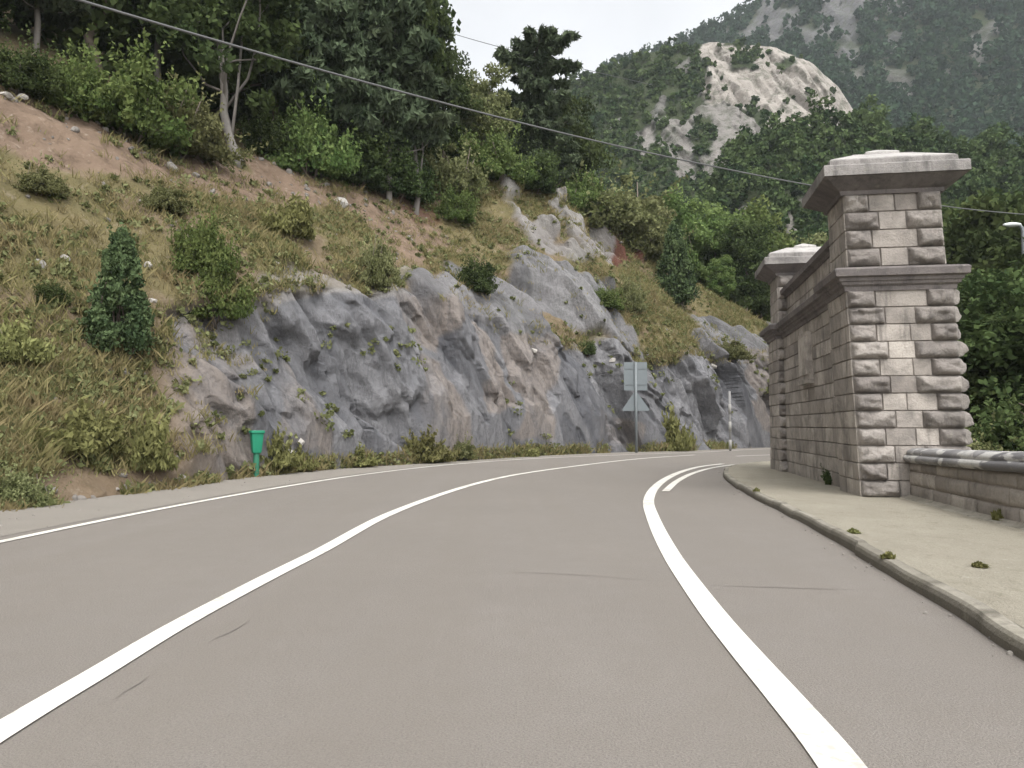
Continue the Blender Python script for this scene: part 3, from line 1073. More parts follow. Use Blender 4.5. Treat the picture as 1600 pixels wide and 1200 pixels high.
for a in [(185, 548, 190, 'cone', .75, "large dark green juniper on the left slope", 'juniper'),
          (1055, 474, 125, 'cone', .75, "dark juniper near the right end of the slope", 'juniper'),
          (335, 494, 125, 'tallB', .6, "bright green bush at the upper left edge of the rock face"),
          (320, 425, 110, 'tallB', .62, "bright green bush higher on the slope above another"),
          (585, 445, 105, 'tallO', .5, "olive bush above the darkest part of the rock"),
          (745, 455, 62, 'tallD', .8, "dark green bush on the ledge in the middle of the slope"),
          (710, 345, 60, 'tallB', .8, "green bush on the reddish bank under the wood"),
          (1140, 560, 45, 'tallO', .95, "grey olive bush above the rock near the far pillar"),
          (918, 552, 26, 'tallD', .8, "small dark tuft on the rim above the road sign"),
          (950, 480, 38, 'tallB', 1.0, "light green bush left of the slim sapling"),
          (988, 485, 75, 'tallO', .45, "slim sapling left of the far juniper"),
          (80, 470, 40, 'tallD', .9, "low dark bush under the pale rocks on the left"),
          (120, 700, 60, 'broom', 1.3, "wide yellow green shrub low on the left bank"),
          (225, 725, 70, 'broom', .8, "yellow green shrub near the road left of the bin"),
          (30, 790, 90, 'tallO', .8, "green shrub at the road edge in the left corner"),
          (20, 560, 60, 'broom', 1.0, "shrub at the left frame edge halfway up"),
          (430, 722, 45, 'broom', .8, "low shrub right of the green bin"),
          (468, 728, 28, 'broom', 1.0, "small shrub by the pale boulders at the cliff foot"),
          (665, 714, 36, 'broom', 1.2, "yellow shrub at the foot of the tan rock slab"),
          (720, 712, 40, 'tallO', .9, "green shrub right of the tan rock slab foot"),
          (1055, 700, 50, 'broom', .6, "pale green shrub between the road sign and the marker pole"),
          (60, 300, 60, 'tallO', .9, "low bush on the upper left slope"),
          (260, 330, 60, 'tallO', .9, "low olive bush below the bare soil"),
          (450, 365, 50, 'broom', 1.0, "dry shrub below the long soil bank"),
          (820, 712, 22, 'broom', 1.2, "low dry shrub at the cliff foot left of the sign"),
          (560, 722, 24, 'broom', 1.3, "low dry shrub below the dark rock"),
          ]:
    slope_bush(*a)

# grass: tufts wherever the slope is neither rock nor bare soil
rng = rs(77)
w_grass = (1 - rock) * (1 - soil * .8) * ((Kc > .25) & (Kc < 2.1)) * (hpx > -150) * (hpx < 1350) * (HX[..., 1] > 8)
w_grass = w_grass * np.clip(.45 + 1.3 * fbm(SS * .6, Z * .6, 3, 3, 91), .06, 1.3)
w_grass = np.maximum(w_grass, .5 * ((Kc > .0) & (Kc < .10)) * (hpx > 0) * (hpx < 1150) * (fbm(SS * .5, 0, 3, 3, 92) > -.25))
pr = w_grass.ravel() / w_grass.sum()
NTUFT = 24000
ii = rng.choice(len(pr), NTUFT, p=pr)
P0 = HF[ii] + np.c_[rng.normal(0, .08, (NTUFT, 2)), np.zeros(NTUFT)]
nbl = 8
P = np.repeat(P0, nbl, 0) + rng.normal(0, .09, (NTUFT * nbl, 3)) * [1, 1, .2]
hgt = (np.repeat(.10 + .27 * rng.rand(NTUFT) ** 2, nbl) * rng.uniform(.6, 1.2, NTUFT * nbl))[:, None]
az = rng.rand(NTUFT * nbl) * 6.283
wv = np.stack([np.cos(az), np.sin(az), az * 0], -1) * .014
ln = rng.normal(0, .35, (NTUFT * nbl, 3)); ln[:, 2] = 1
V = np.stack([P - wv, P + wv, P + ln * hgt * .6 + wv * .7, P + ln * hgt * np.array([1.3, 1.3, 1])], 1).reshape(-1, 3)
tn = np.clip(np.repeat(rng.normal(.5, .25, NTUFT), nbl) + rng.normal(0, .12, NTUFT * nbl), 0, 1)
link("grass", mesh_np("grass", V, np.arange(len(V)).reshape(-1, 4), M['grass'], {"tint": np.repeat(tn, 4)}), kind="stuff",
     label="dry olive grass growing over the slope above the rock", category="grass")

# low leafy herbs between the grass
NH = 4200
ii = rng.choice(len(pr), NH, p=pr)
ii[:130] = rng.choice(len(pr), 130, p=(lambda q: q / q.sum())((rock * (fbm(SS * .5, Z * .5, 7, 3, 99) > .15) * (Kc < 1.1) * (Kc > .05) * (hpx > 200) * (hpx < 1250)).ravel()))
cl = HF[ii] + [0, 0, .08]
C = clump_pts(cl, .1 + .22 * rng.rand(NH) ** 2, 26, rng, .7)
V, fq = leaf_quads(C, .085, rng, .4)
tn = np.clip(np.repeat(rng.normal(.45, .25, NH), 26) + rng.normal(0, .1, len(C)), 0, 1)
link("undergrowth", mesh_np("undergrowth", V, fq, M['olive'], {"tint": np.repeat(tn, 4)}), kind="stuff",
     label="low leafy herbs between the dry grass of the slope", category="undergrowth")


# loose rocks
def make_rock(seed, mat='boulder'):
    import bmesh
    bm = bmesh.new()
    bmesh.ops.create_icosphere(bm, subdivisions=4, radius=1)
    V = np.array([v.co for v in bm.verts])
    fs = [tuple(v.index for v in f.verts) for f in bm.faces]
    bm.free()
    r_ = rs(seed)
    for _ in range(11):       # chop flat facets
        n = r_.normal(size=3); n /= np.linalg.norm(n)
        d = r_.uniform(.5, .85)
        k = V @ n - d
        V = V - np.where(k > 0, k, 0)[:, None] * n * .92
    V = V * (1 + .06 * fbm(V[:, 0] * 3, V[:, 1] * 3, V[:, 2] * 3, 4, seed))[:, None]
    V *= [1, .8, .62]
    return mesh_np("boulder", V, fs, M[mat], {"tint": np.full(len(V), .6)})


RK = [make_rock(s) for s in (1, 2, 3)]
for i, (px, py, wpx, lb) in enumerate([
    (62, 415, 36, "pale grey boulder on the left slope, larger of a touching pair"),
    (98, 405, 26, "pale grey boulder on the left slope, smaller of a touching pair"),
    (470, 690, 20, "pale boulder at the cliff foot right of the green bin, upper of two"),
    (455, 706, 18, "pale boulder at the cliff foot right of the green bin, lower of two"),
    (230, 415, 22, "pale boulder just right of the large juniper top"),
    (238, 470, 18, "pale boulder right of the large juniper middle"),
    (285, 500, 24, "pale boulder at the upper left rim of the rock face"),
    (430, 412, 15, "small pale boulder above the rim of the rock face"),
    (530, 318, 44, "long pale slab lying in the bare soil below the wood"),
    (835, 548, 17, "pale block perched on the rim over the tan streaks"),
    (957, 563, 13, "bright white block on the rim left of the road sign"),
    (1115, 572, 16, "pale block on the rim above the marker pole"),
    (215, 675, 22, "grey boulder in the scree left of the bin"),
    (155, 632, 26, "brownish boulder in the left scree bank"),
    (270, 262, 26, "brown boulder sticking out of the soil bank"),
    (190, 212, 24, "reddish boulder in the upper soil bank"),
    (975, 375, 40, "dark brown rock lump at the ridge by the reddish earth"),
]):
    p = hit(px, py)
    if p is None:
        continue
    s = wpx * p[1] / F / 2
    o = link("boulder", RK[i % 3], None, tuple(p), label=lb, category="boulder", group="loose rocks on the slope")
    o.scale = (s, s, s)
    o.rotation_euler = (rngp.uniform(-.3, .3), rngp.uniform(-.3, .3), rngp.uniform(0, 6.28))
for i, (px, py, wpx, lb) in enumerate([(14, 150, 24, "lowest left stone of the pale stack by the wood"), (36, 153, 22, "lowest right stone of the pale stack by the wood"),
                                       (24, 137, 26, "middle stone of the pale stack by the wood"), (40, 133, 18, "small upper stone of the pale stack by the wood")]):
    p = hit(px, py + 6)
    if p is None:
        continue
    s = wpx * p[1] / F / 2
    o = link("stone", RK[i % 3], None, (p[0], p[1] - .1, p[2] + .1), label=lb, category="stone", group="pale stones stacked at the wood edge")
    o.scale = (s, s, s * .8)

rr0 = rs(88)
wr = ((soil * .9 + pale * .6 + .10) * ((rock < .3) | (pale > .3) | (Kc < .06)) * (Kc > .02) * (Kc < 2.05) * (hpx > -100) * (hpx < 1300) * (HX[..., 1] > 8) * np.where(Kc < .15, 3, 1)).ravel()
ii = rr0.choice(len(wr), 750, p=wr / wr.sum())
RV = np.array([v.co for v in RK[0].vertices])
import bmesh
bmr = bmesh.new()
bmesh.ops.create_icosphere(bmr, subdivisions=2, radius=1)
RV = np.array([v.co for v in bmr.verts]); RF = np.array([[v.index for v in f.verts] for f in bmr.faces])
bmr.free()
vv, ff, tt = [], [], []
for q, k_ in enumerate(ii):
    n_ = rr0.normal(size=(5, 3)); n_ /= np.linalg.norm(n_, axis=1)[:, None]
    W = RV.copy()
    for nn_ in n_:
        kk_ = W @ nn_ - rr0.uniform(.45, .8)
        W -= np.where(kk_ > 0, kk_, 0)[:, None] * nn_
    W *= (.03 + .11 * rr0.rand() ** 3) * rr0.uniform(.7, 1.3, 3)
    vv.append(W + HF[k_]); ff.append(RF + q * len(RV)); tt.append(np.full(len(RV), rr0.rand() * .5))
link("rubble", mesh_np("rubble", np.concatenate(vv), np.concatenate(ff), M['rubble'], {"tint": np.concatenate(tt)}), kind="stuff",
     label="small loose stones scattered over the bank and the foot of the cliff", category="rubble")

gk = rr0.choice(len(kerb), 420)
go = np.abs(rr0.normal(0, .10, 420)) + .01
NK = normals2(kerb)
gP = np.c_[kerb[gk] + NK[gk] * go[:, None] + rr0.normal(0, .04, (420, 2)), np.full(420, .004)]
lk = rr0.choice(len(bi), 700)
gP2 = np.c_[bi[lk] * (1 - (q0 := rr0.rand(700)[:, None] ** 1.6)) + lo[lk] * q0, np.full(700, .008)]
gP = np.concatenate([gP, gP2])
vv, ff, tt = [], [], []
for q, p_ in enumerate(gP):
    W = RV * (.004 + .013 * rr0.rand() ** 2) * rr0.uniform(.7, 1.3, 3)
    vv.append(W + p_); ff.append(RF + q * len(RV)); tt.append(np.full(len(RV), rr0.rand()))
link("gravel", mesh_np("gravel", np.concatenate(vv), np.concatenate(ff), M['rubble'], {"tint": np.concatenate(tt)}), kind="stuff",
     label="loose grit gathered along the kerb and on the far shoulder", category="gravel")

# ------------------------------------------------------------------ mountains behind
def mountain(name, sky_l, base_py, D0, D1, pxr, nc, nr, amp, seed, masks, label, g=.85, backd=120):
    px = np.linspace(*pxr, nc)
    t_ = np.linspace(0, 1, nr)
    sk = np.interp(px, *np.array(sky_l, float).T)
    sk = smooth1(sk, 9)
    bp = np.interp(px, *np.array(base_py, float).T)
    PX = np.broadcast_to(px, (nr, nc))
    PYm = bp + (sk - bp) * (t_[:, None] ** g)
    D = D0 + (D1 - D0) * t_[:, None] + np.zeros((1, nc))
    P = at(PX, PYm, D)
    rk = np.zeros((nr, nc)); pl = np.zeros((nr, nc))
    q1 = PX + fbm(PX * .02, PYm * .02, seed, 4, seed) * 26
    q2 = PYm + fbm(PX * .02, PYm * .02, seed + 9, 4, seed + 1) * 26
    for poly, v, pv, thr in masks:
        m = inpoly(q1, q2, poly) & (fbm(PX * .03, PYm * .03, 5, 5, seed + 20) > thr)
        rk = np.where(m, np.maximum(rk, v), rk); pl = np.where(m, np.maximum(pl, pv), pl)
    rk, pl = blur2(rk, 1), blur2(pl, 1)
    rel = fbm(P[..., 0] / amp / 6, P[..., 1] / amp / 6, P[..., 2] / amp / 6, 5, seed + 3)
    rr = facets(P[..., 0] / amp / 1.6 + P[..., 2] / amp / 4, P[..., 2] / amp / 3.6, seed + 4, .5) * .55 + facets(P[..., 0] / amp / .7 + P[..., 2] / amp / 3, P[..., 2] / amp / 3., seed + 6, .5) * .32 + facets(P[..., 0] / amp / .3 + P[..., 2] / amp / 2, P[..., 2] / amp / 1.5, seed + 8, .6) * .18 + rel * .8
    e = np.clip((1 - t_) / .06, 0.25, 1)[:, None]
    P[..., 1] -= (rel * (1 - rk) + rr * rk * .85) * amp * e
    # carry on over the top and down the far side
    f = np.linspace(.08, 1, 10)[:, None]
    Bk = np.repeat(P[-1:], 10, 0)
    sc = 1 + f * backd / D1
    Bk = np.stack([Bk[..., 0] * sc, Bk[..., 1] * sc, Bk[..., 2] - f ** 1.3 * backd * .8], -1)
    AP = np.concatenate([P, Bk])
    z0 = np.zeros((10, nc))
    me = mesh_np(name, AP, grid_faces(nr + 10, nc), M['mount'], {"rock": np.concatenate([rk, z0]), "pale": np.concatenate([pl, z0])}, smooth=True)
    link(name, me, kind="structure", label=label)
    return P, rk, D


def forest(P, rk, D, n, rmin, rmax, nleaf, leaf, seed, name, label, mat='forest', tall=1.15, maxrk=.35, bare=None):
    r_ = rs(seed)
    # even density on the ground area seen
    wgt = (rk < maxrk).astype(float)[:-1, :-1] + .10 * (rk >= maxrk)[:-1, :-1]
    wgt *= D[:-1, :-1] / D.max()
    if bare is not None:
        wgt *= bare[:-1, :-1]
    pr_ = wgt.ravel() / wgt.sum()
    k_ = r_.choice(len(pr_), n, p=pr_)
    i_, j_ = np.unravel_index(k_, wgt.shape)
    fu, fv = r_.rand(n)[:, None], r_.rand(n)[:, None]
    Q = (P[i_, j_] * (1 - fu) + P[i_ + 1, j_] * fu) * (1 - fv) + (P[i_, j_ + 1] * (1 - fu) + P[i_ + 1, j_ + 1] * fu) * fv
    rad = rmin + (rmax - rmin) * r_.rand(n) ** 1.5
    rad = np.where(rk[i_, j_] > maxrk, rad * .55, rad)
    ht = rad * tall * r_.uniform(.9, 1.5, n)
    # each tree: 7 sub clumps
    ns2 = 8
    d = r_.normal(size=(n, ns2, 3))
    d /= np.linalg.norm(d, axis=2)[..., None]
    d *= (.35 + .5 * r_.rand(n, ns2))[..., None]
    cl = Q[:, None] + d * np.stack([rad, rad, ht], -1)[:, None] + np.array([0, 0, 1.])[None, None] * (ht * .85)[:, None, None]
    cr_ = np.repeat(rad * .42, ns2) * r_.uniform(.7, 1.25, n * ns2)
    C = clump_pts(cl.reshape(-1, 3), cr_, nleaf // ns2, r_, .85)
    V, fq = leaf_quads(C, leaf, r_, .1, 1.5)
    per = nleaf // ns2
    tn = np.repeat(np.clip(r_.normal(.42, .24, n), 0, 1), ns2) + r_.normal(0, .12, n * ns2)
    tt = np.clip(np.repeat(tn, per) + r_.normal(0, .12, len(C)), 0, 1)
    link(name, mesh_np(name, V, fq, M[mat], {"tint": np.repeat(tt, 4)}), kind="stuff", label=label, category="forest")


kb = (K > 2.12)
sel = np.where(kb)[0]
Pb, Db = HX[sel], np.full(HX[sel].shape[:2], 1.)
bb = ((hpx[sel] > -400) & (hpx[sel] < 730) & (HX[sel][..., 1] > 12)).astype(float)
forest(Pb, np.zeros(bb.shape), Db, 420, 1.2, 2.6, 400, .26, 210, "wood_undergrowth", "shaded thicket filling the wood above the cutting", 'oak', bare=bb)

P1, r1_, D1_ = mountain("mountain", [(500, 260), (800, 190), (950, 110), (1050, 72), (1120, 45), (1160, 22), (1190, 0), (1260, -60), (1400, -150), (1700, -320), (2100, -420)],
                        [(500, 460), (2100, 460)], 250, 470, (600, 2000), 300, 200, 9, 101,
                        [([(1100, 45), (1190, -40), (1400, -200), (1430, 60), (1330, 90), (1220, 75), (1130, 72)], .95, .05, -.10),
                         ([(1380, 10), (1480, 40), (1560, 30), (1640, 70), (1560, 130), (1420, 110), (1330, 110)], .7, .2, .16),
                         ([(1500, -200), (1700, -250), (1700, 20), (1560, 20)], .6, .1, .2),
                         ([(1260, 130), (1340, 90), (1430, 120), (1420, 180), (1340, 160)], .7, .3, .05)],
                        "grey rocky mountain with wooded flank rising at the far right", backd=200)
forest(P1, r1_, D1_, 8500, 2.4, 4.4, 56, 1.4, 201, "mountain_forest", "dark forest covering the flank of the far mountain", 'farforest')

P2, r2_, D2_ = mountain("rocky_hill", [(300, 240), (600, 190), (780, 170), (850, 150), (890, 128), (950, 108), (1010, 84), (1080, 72), (1120, 66), (1210, 75), (1270, 100), (1310, 135), (1340, 182), (1400, 240), (1700, 300)],
                        [(300, 480), (1700, 480)], 120, 215, (500, 1560), 460, 300, 5, 111,
                        [([(1085, 95), (1120, 60), (1210, 68), (1270, 92), (1345, 175), (1340, 200), (1250, 215), (1200, 215), (1180, 170), (1120, 150)], 1., 1., -.42),
                         ([(1060, 160), (1130, 150), (1180, 190), (1165, 290), (1080, 300), (1020, 260), (1010, 210)], .9, .5, .03),
                         ([(970, 140), (1030, 120), (1090, 90), (1110, 150), (1050, 180), (990, 240), (960, 230)], .8, .3, .22),
                         ([(1140, 300), (1320, 290), (1320, 420), (1140, 420)], .8, .7, .1)],
                        "green hill with a pale limestone crag facing the road")
forest(P2, r2_, D2_, 3300, .8, 1.9, 72, .62, 202, "hill_scrub", "green scrub growing round the pale crag", tall=.95)

P3, r3_, D3_ = mountain("wooded_ridge", [(900, 560), (1040, 420), (1100, 320), (1150, 245), (1200, 212), (1280, 196), (1350, 196), (1420, 226), (1480, 240), (1560, 236), (1700, 230), (2100, 200)],
                        [(900, 590), (2100, 590)], 68, 125, (980, 2000), 200, 110, 2.5, 121,
                        [([(1150, 330), (1200, 320), (1275, 300), (1290, 400), (1230, 430), (1160, 400)], .9, .75, -.12),
                         ([(1490, 340), (1600, 345), (1600, 420), (1490, 430)], .8, .6, .12),
                         ([(1570, 235), (1700, 225), (1700, 250), (1580, 252)], .8, .6, -.1)],
                        "wooded ridge behind the stone monument")
bare3 = np.ones(r3_.shape)
forest(P3, r3_, D3_, 1500, 1.0, 2.6, 220, .42, 203, "ridge_forest", "dense green forest on the ridge behind the stone monument", tall=1.2)

# trees beyond the parapet, near the river
G4 = "trees beyond the parapet"
rr_ = random.Random(9)
tl = "dark green tree in the dense wood beyond the parapet"
for (px, D, top, kd) in [(1475, 40, 330, 'oak2'), (1530, 44, 330, 'oak0'), (1590, 40, 345, 'oak2'), (1650, 42, 300, 'oak0'), (1500, 32, 440, 'oak2'), (1560, 30, 430, 'oak0'),
                         (1625, 29, 400, 'oak2'), (1700, 30, 330, 'oak0'), (1540, 24, 520, 'oak2'), (1600, 23, 500, 'oak0'), (1670, 22, 420, 'oak2'), (1760, 24, 330, 'oak0'), (1850, 28, 300, 'oak2')]:
    x = (px - 800) / F * D
    H = at(px, top, D)[2] + .1
    plant(kd, (x, D, -.1), H, 1.0 if H > 7 else 1.35, tl, "tree", G4)
for (px, D, top, kd, lb) in [(1545, 17, 655, 'tallO', "pale olive bush just behind the parapet beside the pillar"), (1585, 18, 630, 'tallD', "dark bush behind the parapet at the right frame edge"),
                             (1640, 17, 600, 'tallD', "dark bush behind the parapet outside the frame edge")]:
    x = (px - 800) / F * D
    plant(kd, (x, D, -.1), at(px, top, D)[2] + .1, 1.0, lb, "bush")

# ------------------------------------------------------------------ stone monument
MA = math.atan(190 / F)
MU = np.array([math.sin(MA), math.cos(MA)])
MV = np.array([math.cos(MA), -math.sin(MA)])
MP = np.array(gp(1346, 776, .11)[:2])


def mx_(V):
    """monument frame (along the road face, to the right, up) to the world; sheared a little towards the road, a camera skew put into the shape"""
    V = np.asarray(V, float)
    u, v, z = V[:, 0], V[:, 1], V[:, 2]
    v2 = v - .046 * np.clip(1 - u / 9, 0, 1) * np.maximum(z - .1, 0)
    return np.c_[MP[0] + u * MU[0] + v2 * MV[0], MP[1] + u * MU[1] + v2 * MV[1], z]


prng = rs(400)


def panel(mb, o, e1, e2, n, w_, h_, dep, rough, tint, seed, nx, ny):
    """one stone seen from its face: a slightly domed or rock-faced slab standing proud of the core"""
    o, e1, e2, n = [np.asarray(a, float) for a in (o, e1, e2, n)]
    g_ = .005
    ee = .009 if rough == 0 else .02
    a = np.concatenate([[g_], np.linspace(g_ + ee, w_ - g_ - ee, nx), [w_ - g_]])
    b = np.concatenate([[g_], np.linspace(g_ + ee, h_ - g_ - ee, ny), [h_ - g_]])
    nx, ny = nx + 2, ny + 2
    A, B = np.meshgrid(a, b)
    ed = np.minimum(np.minimum(A - g_, w_ - g_ - A), np.minimum(B - g_, h_ - g_ - B))
    if rough > 0:
        hh = dep * (1 - np.exp(-ed / .022)) + rough * np.clip(ed / .05, 0, 1) * (.8 * fbm(A * 5 + seed * 3.1, B * 8, seed, 4, 5) + .75 * facets(A * 4.5 + seed, B * 7 + seed * 1.3, 7 + seed % 50, .7, .3))
        hh += dep * .3 * np.clip(ed / .05, 0, 1) * np.sin(np.clip(B / h_, 0, 1) * 3.1)
    else:
        hh = dep * np.clip(ed / .012, 0, 1) + .010 * fbm(A * 5 + seed, B * 5, seed, 3, 6)
    hh[0], hh[-1], hh[:, 0], hh[:, -1] = -.012, -.012, -.012, -.012
    V = o + A[..., None] * e1 + B[..., None] * e2 + hh[..., None] * n
    fl = grid_faces(ny, nx)
    if np.dot(np.cross(e1, e2), n) < 0:
        fl = fl[:, ::-1]
    mb.add(V, fl, tint)


CH = .292
Z0, ZC = .09, .09 + 12 * CH      # ground line and foot of the cornice


def stone_t():
    return float(np.clip(prng.normal(.5, .25), 0, 1))


def course_face(mb, o, e1, n, length, z0, nrow, ch, lens, mode='ashlar', quoin=None):
    """lay courses on one face; quoin=(left, right) turns the end stones rock-faced into another builder"""
    ez = np.array([0, 0, 1.])
    for r_ in range(nrow):
        zz = z0 + r_ * ch
        x = 0.
        ends = []
        if quoin:
            qm, ql, qr, dep = quoin
            lw = (ql[0] if r_ % 2 else ql[1]) * prng.uniform(.94, 1.06)
            rw = (qr[0] if r_ % 2 else qr[1]) * prng.uniform(.94, 1.06)
            sd = prng.randint(1000)
            if lw > 0:
                panel(qm[0], np.asarray(o) + np.array([0, 0, zz]), e1, ez, n, lw, ch, dep * prng.uniform(.7, 1.2), .05, stone_t(), sd, 19, 11)
            if rw > 0:
                panel(qm[1], np.asarray(o) + np.asarray(e1, float) * (length - rw) + np.array([0, 0, zz]), e1, ez, n, rw, ch, dep * prng.uniform(.7, 1.2), .05, stone_t(), sd + 7, 19, 11)
            x, end = lw, length - rw
        else:
            end = length
        while x < end - .01:
            L = prng.uniform(*lens)
            if end - x - L < lens[0] * .6:
                L = end - x
            panel(mb, np.asarray(o) + np.asarray(e1, float) * x + np.array([0, 0, zz]), e1, ez, n, L, ch, prng.uniform(.004, .018), 0, stone_t(), prng.randint(1000), 9, 5)
            x += L


U_, V_, NU, NV = (1., 0, 0), (0, 1., 0), (-1., 0, 0), (0, -1., 0)
PL, PWd, WS = 1.35, 1.70, .16       # pillar length, pillar width, set-back of the wall
UF0, UF1 = 7.25, 8.7                # far pillar
mon = link("stone_monument", None, None, (float(MP[0]), float(MP[1]), .09), label="old stone gateway wall with two capped pillars beside the pavement", category="monument")
INV = Vector((-float(MP[0]), -float(MP[1]), -.09))


def mpart(name, mb, mat, parent, smooth=False, label=None):
    me = mb.mesh(name, M[mat], smooth, lambda V: mx_(V) + np.array(INV))
    return link(name, me, parent, label=label)


def sweep(mb, corners, prof, tint=.5, close_top=True):
    """carry a moulding profile (offset, height) round a right-angled plan"""
    rows_ = []
    for o, z in prof:
        rows_.append([(u + su * o, v + sv * o, z) for u, v, su, sv in corners])
    n = len(corners)
    # break the straight runs up so the stones can vary
    V, fs = [], []
    for r_ in rows_:
        V += r_
    for i in range(len(prof) - 1):
        for j in range(n):
            k2 = (j + 1) % n
            fs.append((i * n + j, i * n + k2, (i + 1) * n + k2, (i + 1) * n + j))
    if close_top:
        fs.append(tuple((len(prof) - 1) * n + j for j in range(n)))
    mb.add(V, fs, tint)


def rect(u0, u1, v0, v1):
    return [(u0, v0, -1, -1), (u1, v0, 1, -1), (u1, v1, 1, 1), (u0, v1, -1, 1)]


def build_pillar(u0, u1, label):
    a, up, core = MB(), MB(), MB()
    qs = [MB() for _ in range(5)]
    core.box((u0 + .015, .015, -.05), (u1 - .015, PWd - .015, ZC + .15), .3)
    c1 = .07
    zu = ZC + .42
    UH, UN = .315, 4
    core.box((u0 + c1 + .015, c1 + .015, ZC + .16), (u1 - c1 - .015, PWd - c1 - .015, zu + UN * UH + .1), .3)
    Lu = u1 - u0
    # front (towards the camera), road side, right side, back
    course_face(a, (u0, 0, Z0), V_, NU, PWd, 0, 12, CH, (.38, .62), quoin=((qs[0], qs[1]), (.44, .6), (.42, .66), .10))
    course_face(a, (u0, 0, Z0), U_, NV, Lu, 0, 12, CH, (.4, .75))
    course_face(a, (u0, PWd, Z0), U_, (0, 1., 0), Lu, 0, 12, CH, (.4, .75), quoin=((qs[2], None), (.5, .34), (0, 0), .10))
    course_face(a, (u1, 0, Z0), V_, (1., 0, 0), PWd, 0, 12, CH, (.4, .75))
    zb = zu
    course_face(up, (u0 + c1, c1, zb), V_, NU, PWd - 2 * c1, 0, UN, UH, (.38, .6), quoin=((qs[3], qs[4]), (.4, .55), (.4, .58), .09))
    course_face(up, (u0 + c1, c1, zb), U_, NV, Lu - 2 * c1, 0, UN, UH, (.4, .7))
    course_face(up, (u0 + c1, PWd - c1, zb), U_, (0, 1., 0), Lu - 2 * c1, 0, UN, UH, (.4, .7))
    course_face(up, (u1 - c1, c1, zb), V_, (1., 0, 0), PWd - 2 * c1, 0, UN, UH, (.4, .7))
    p = mpart("pillar", a, 'ashlar', mon, label=label)
    mpart("upper_stage", up, 'ashlar', p)
    mpart("core", core, 'mortar', p)
    for q in qs:
        mpart("quoin", q, 'quoin', p, True)
    # capstone: corbelled soffit, thick slab, low roof and a little top block
    zt = zb + UN * UH
    cm = MB()
    sweep(cm, rect(u0 + c1, u1 - c1, c1, PWd - c1), [(-.03, zt - .02), (.05, zt - .02), (.06, zt + .05), (.12, zt + .08), (.34, zt + .22), (.36, zt + .225)], .4, False)
    s1 = mpart("soffit", cm, 'cornice', p)
    cm = MB()
    hw = Lu / 2 - c1
    sweep(cm, rect(u0 + c1, u1 - c1, c1, PWd - c1), [(.33, zt + .228), (.37, zt + .232), (.37, zt + .40), (.35, zt + .42), (.24, zt + .43), (.235, zt + .53), (.22, zt + .545)], .6)
    mpart("slab", cm, 'slab', p)
    cm = MB()
    sweep(cm, rect(u0 + c1, u1 - c1, c1, PWd - c1), [(.21, zt + .54), (.21, zt + .56), (-.28, zt + .78), (-.28, zt + .79)], .7)
    sweep(cm, rect(u0 + c1 + .3, u1 - c1 - .3, c1 + .5, PWd - c1 - .5), [(.0, zt + .70), (.0, zt + .83), (-.02, zt + .845), (-min(hw - .3, .28) + .02, zt + .95)], .95)
    mpart("cap", cm, 'cap', p)
    return p


build_pillar(0., PL, "near pillar with rock-faced quoins and moss on its upper stage")
build_pillar(UF0, UF1, "far pillar with a pale capstone")
wb, wc = MB(), MB()
wc.box((PL - .1, WS + .015, -.05), (UF0 + .1, PWd - WS - .015, ZC + .15), .3)
course_face(wb, (PL, WS, Z0), U_, NV, UF0 - PL, 0, 12, CH, (.45, .85))
wb2 = MB()
course_face(wb2, (PL, PWd - WS, Z0), U_, (0, 1., 0), UF0 - PL, 0, 12, CH, (.45, .85))
zu = ZC + .42
wc.box((PL - .12, WS + .14, ZC + .1), (UF0 + .12, PWd - WS - .14, zu + .66), .3)
AH = .32
at_b = MB()
course_face(at_b, (PL - .07, WS + .12, zu), U_, NV, UF0 - PL + .14, 0, 2, AH, (.5, .9))
at_2 = MB()
course_face(at_2, (PL - .07, PWd - WS - .12, zu), U_, (0, 1., 0), UF0 - PL + .14, 0, 2, AH, (.5, .9))
wall = mpart("wall", wb, 'ashlar', mon)
mpart("attic", at_b, 'ashlar', wall)
mpart("attic", at_2, 'ashlar', wall)
mpart("rear_facing", wb2, 'ashlar', wall)
mpart("core", wc, 'mortar', wall)
cb = MB()
zk = zu + 2 * AH
sweep(cb, rect(PL - .06, UF0 + .06, WS + .12, PWd - WS - .12), [(-.02, zk - .02), (.05, zk - .01), (.07, zk + .05), (.16, zk + .08), (.17, zk + .19), (.14, zk + .22), (-.3, zk + .27)], .45)
mpart("coping", cb, 'cornice', wall)
pb = MB()
for (u0, u1, z0_, z1_, t0_, tt_) in [(3.72, 4.72, 2.30, 3.36, .10, .75), (3.80, 4.64, 2.42, 3.26, .125, .9), (3.66, 4.78, 2.22, 2.31, .14, .5)]:
    pb.box((u0, WS - t0_, z0_), (u1, WS + .05, z1_), tt_)
mpart("plaque", pb, 'ashlar', wall, label="plain pale stone tablet set in the wall")
oc = [(0, 0, -1, -1), (PL, 0, 1, -1), (PL, WS, 1, -1), (UF0, WS, -1, -1), (UF0, 0, -1, -1), (UF1, 0, 1, -1), (UF1, PWd, 1, 1), (UF0, PWd, -1, 1), (UF0, PWd - WS, -1, 1), (PL, PWd - WS, 1, 1), (PL, PWd, 1, 1), (0, PWd, -1, 1)]
# inner corners keep the wall run's own offset
oc = [(u, v, su, sv) for u, v, su, sv in oc]
cb = MB()
sweep(cb, oc, [(-.03, ZC - .02), (.035, ZC - .015), (.045, ZC + .06), (.09, ZC + .09), (.10, ZC + .13), (.13, ZC + .15), (.135, ZC + .2), (.2, ZC + .22), (.215, ZC + .33), (.19, ZC + .36), (-.06, ZC + .415)], .45)
mpart("cornice", cb, 'cornice', mon)

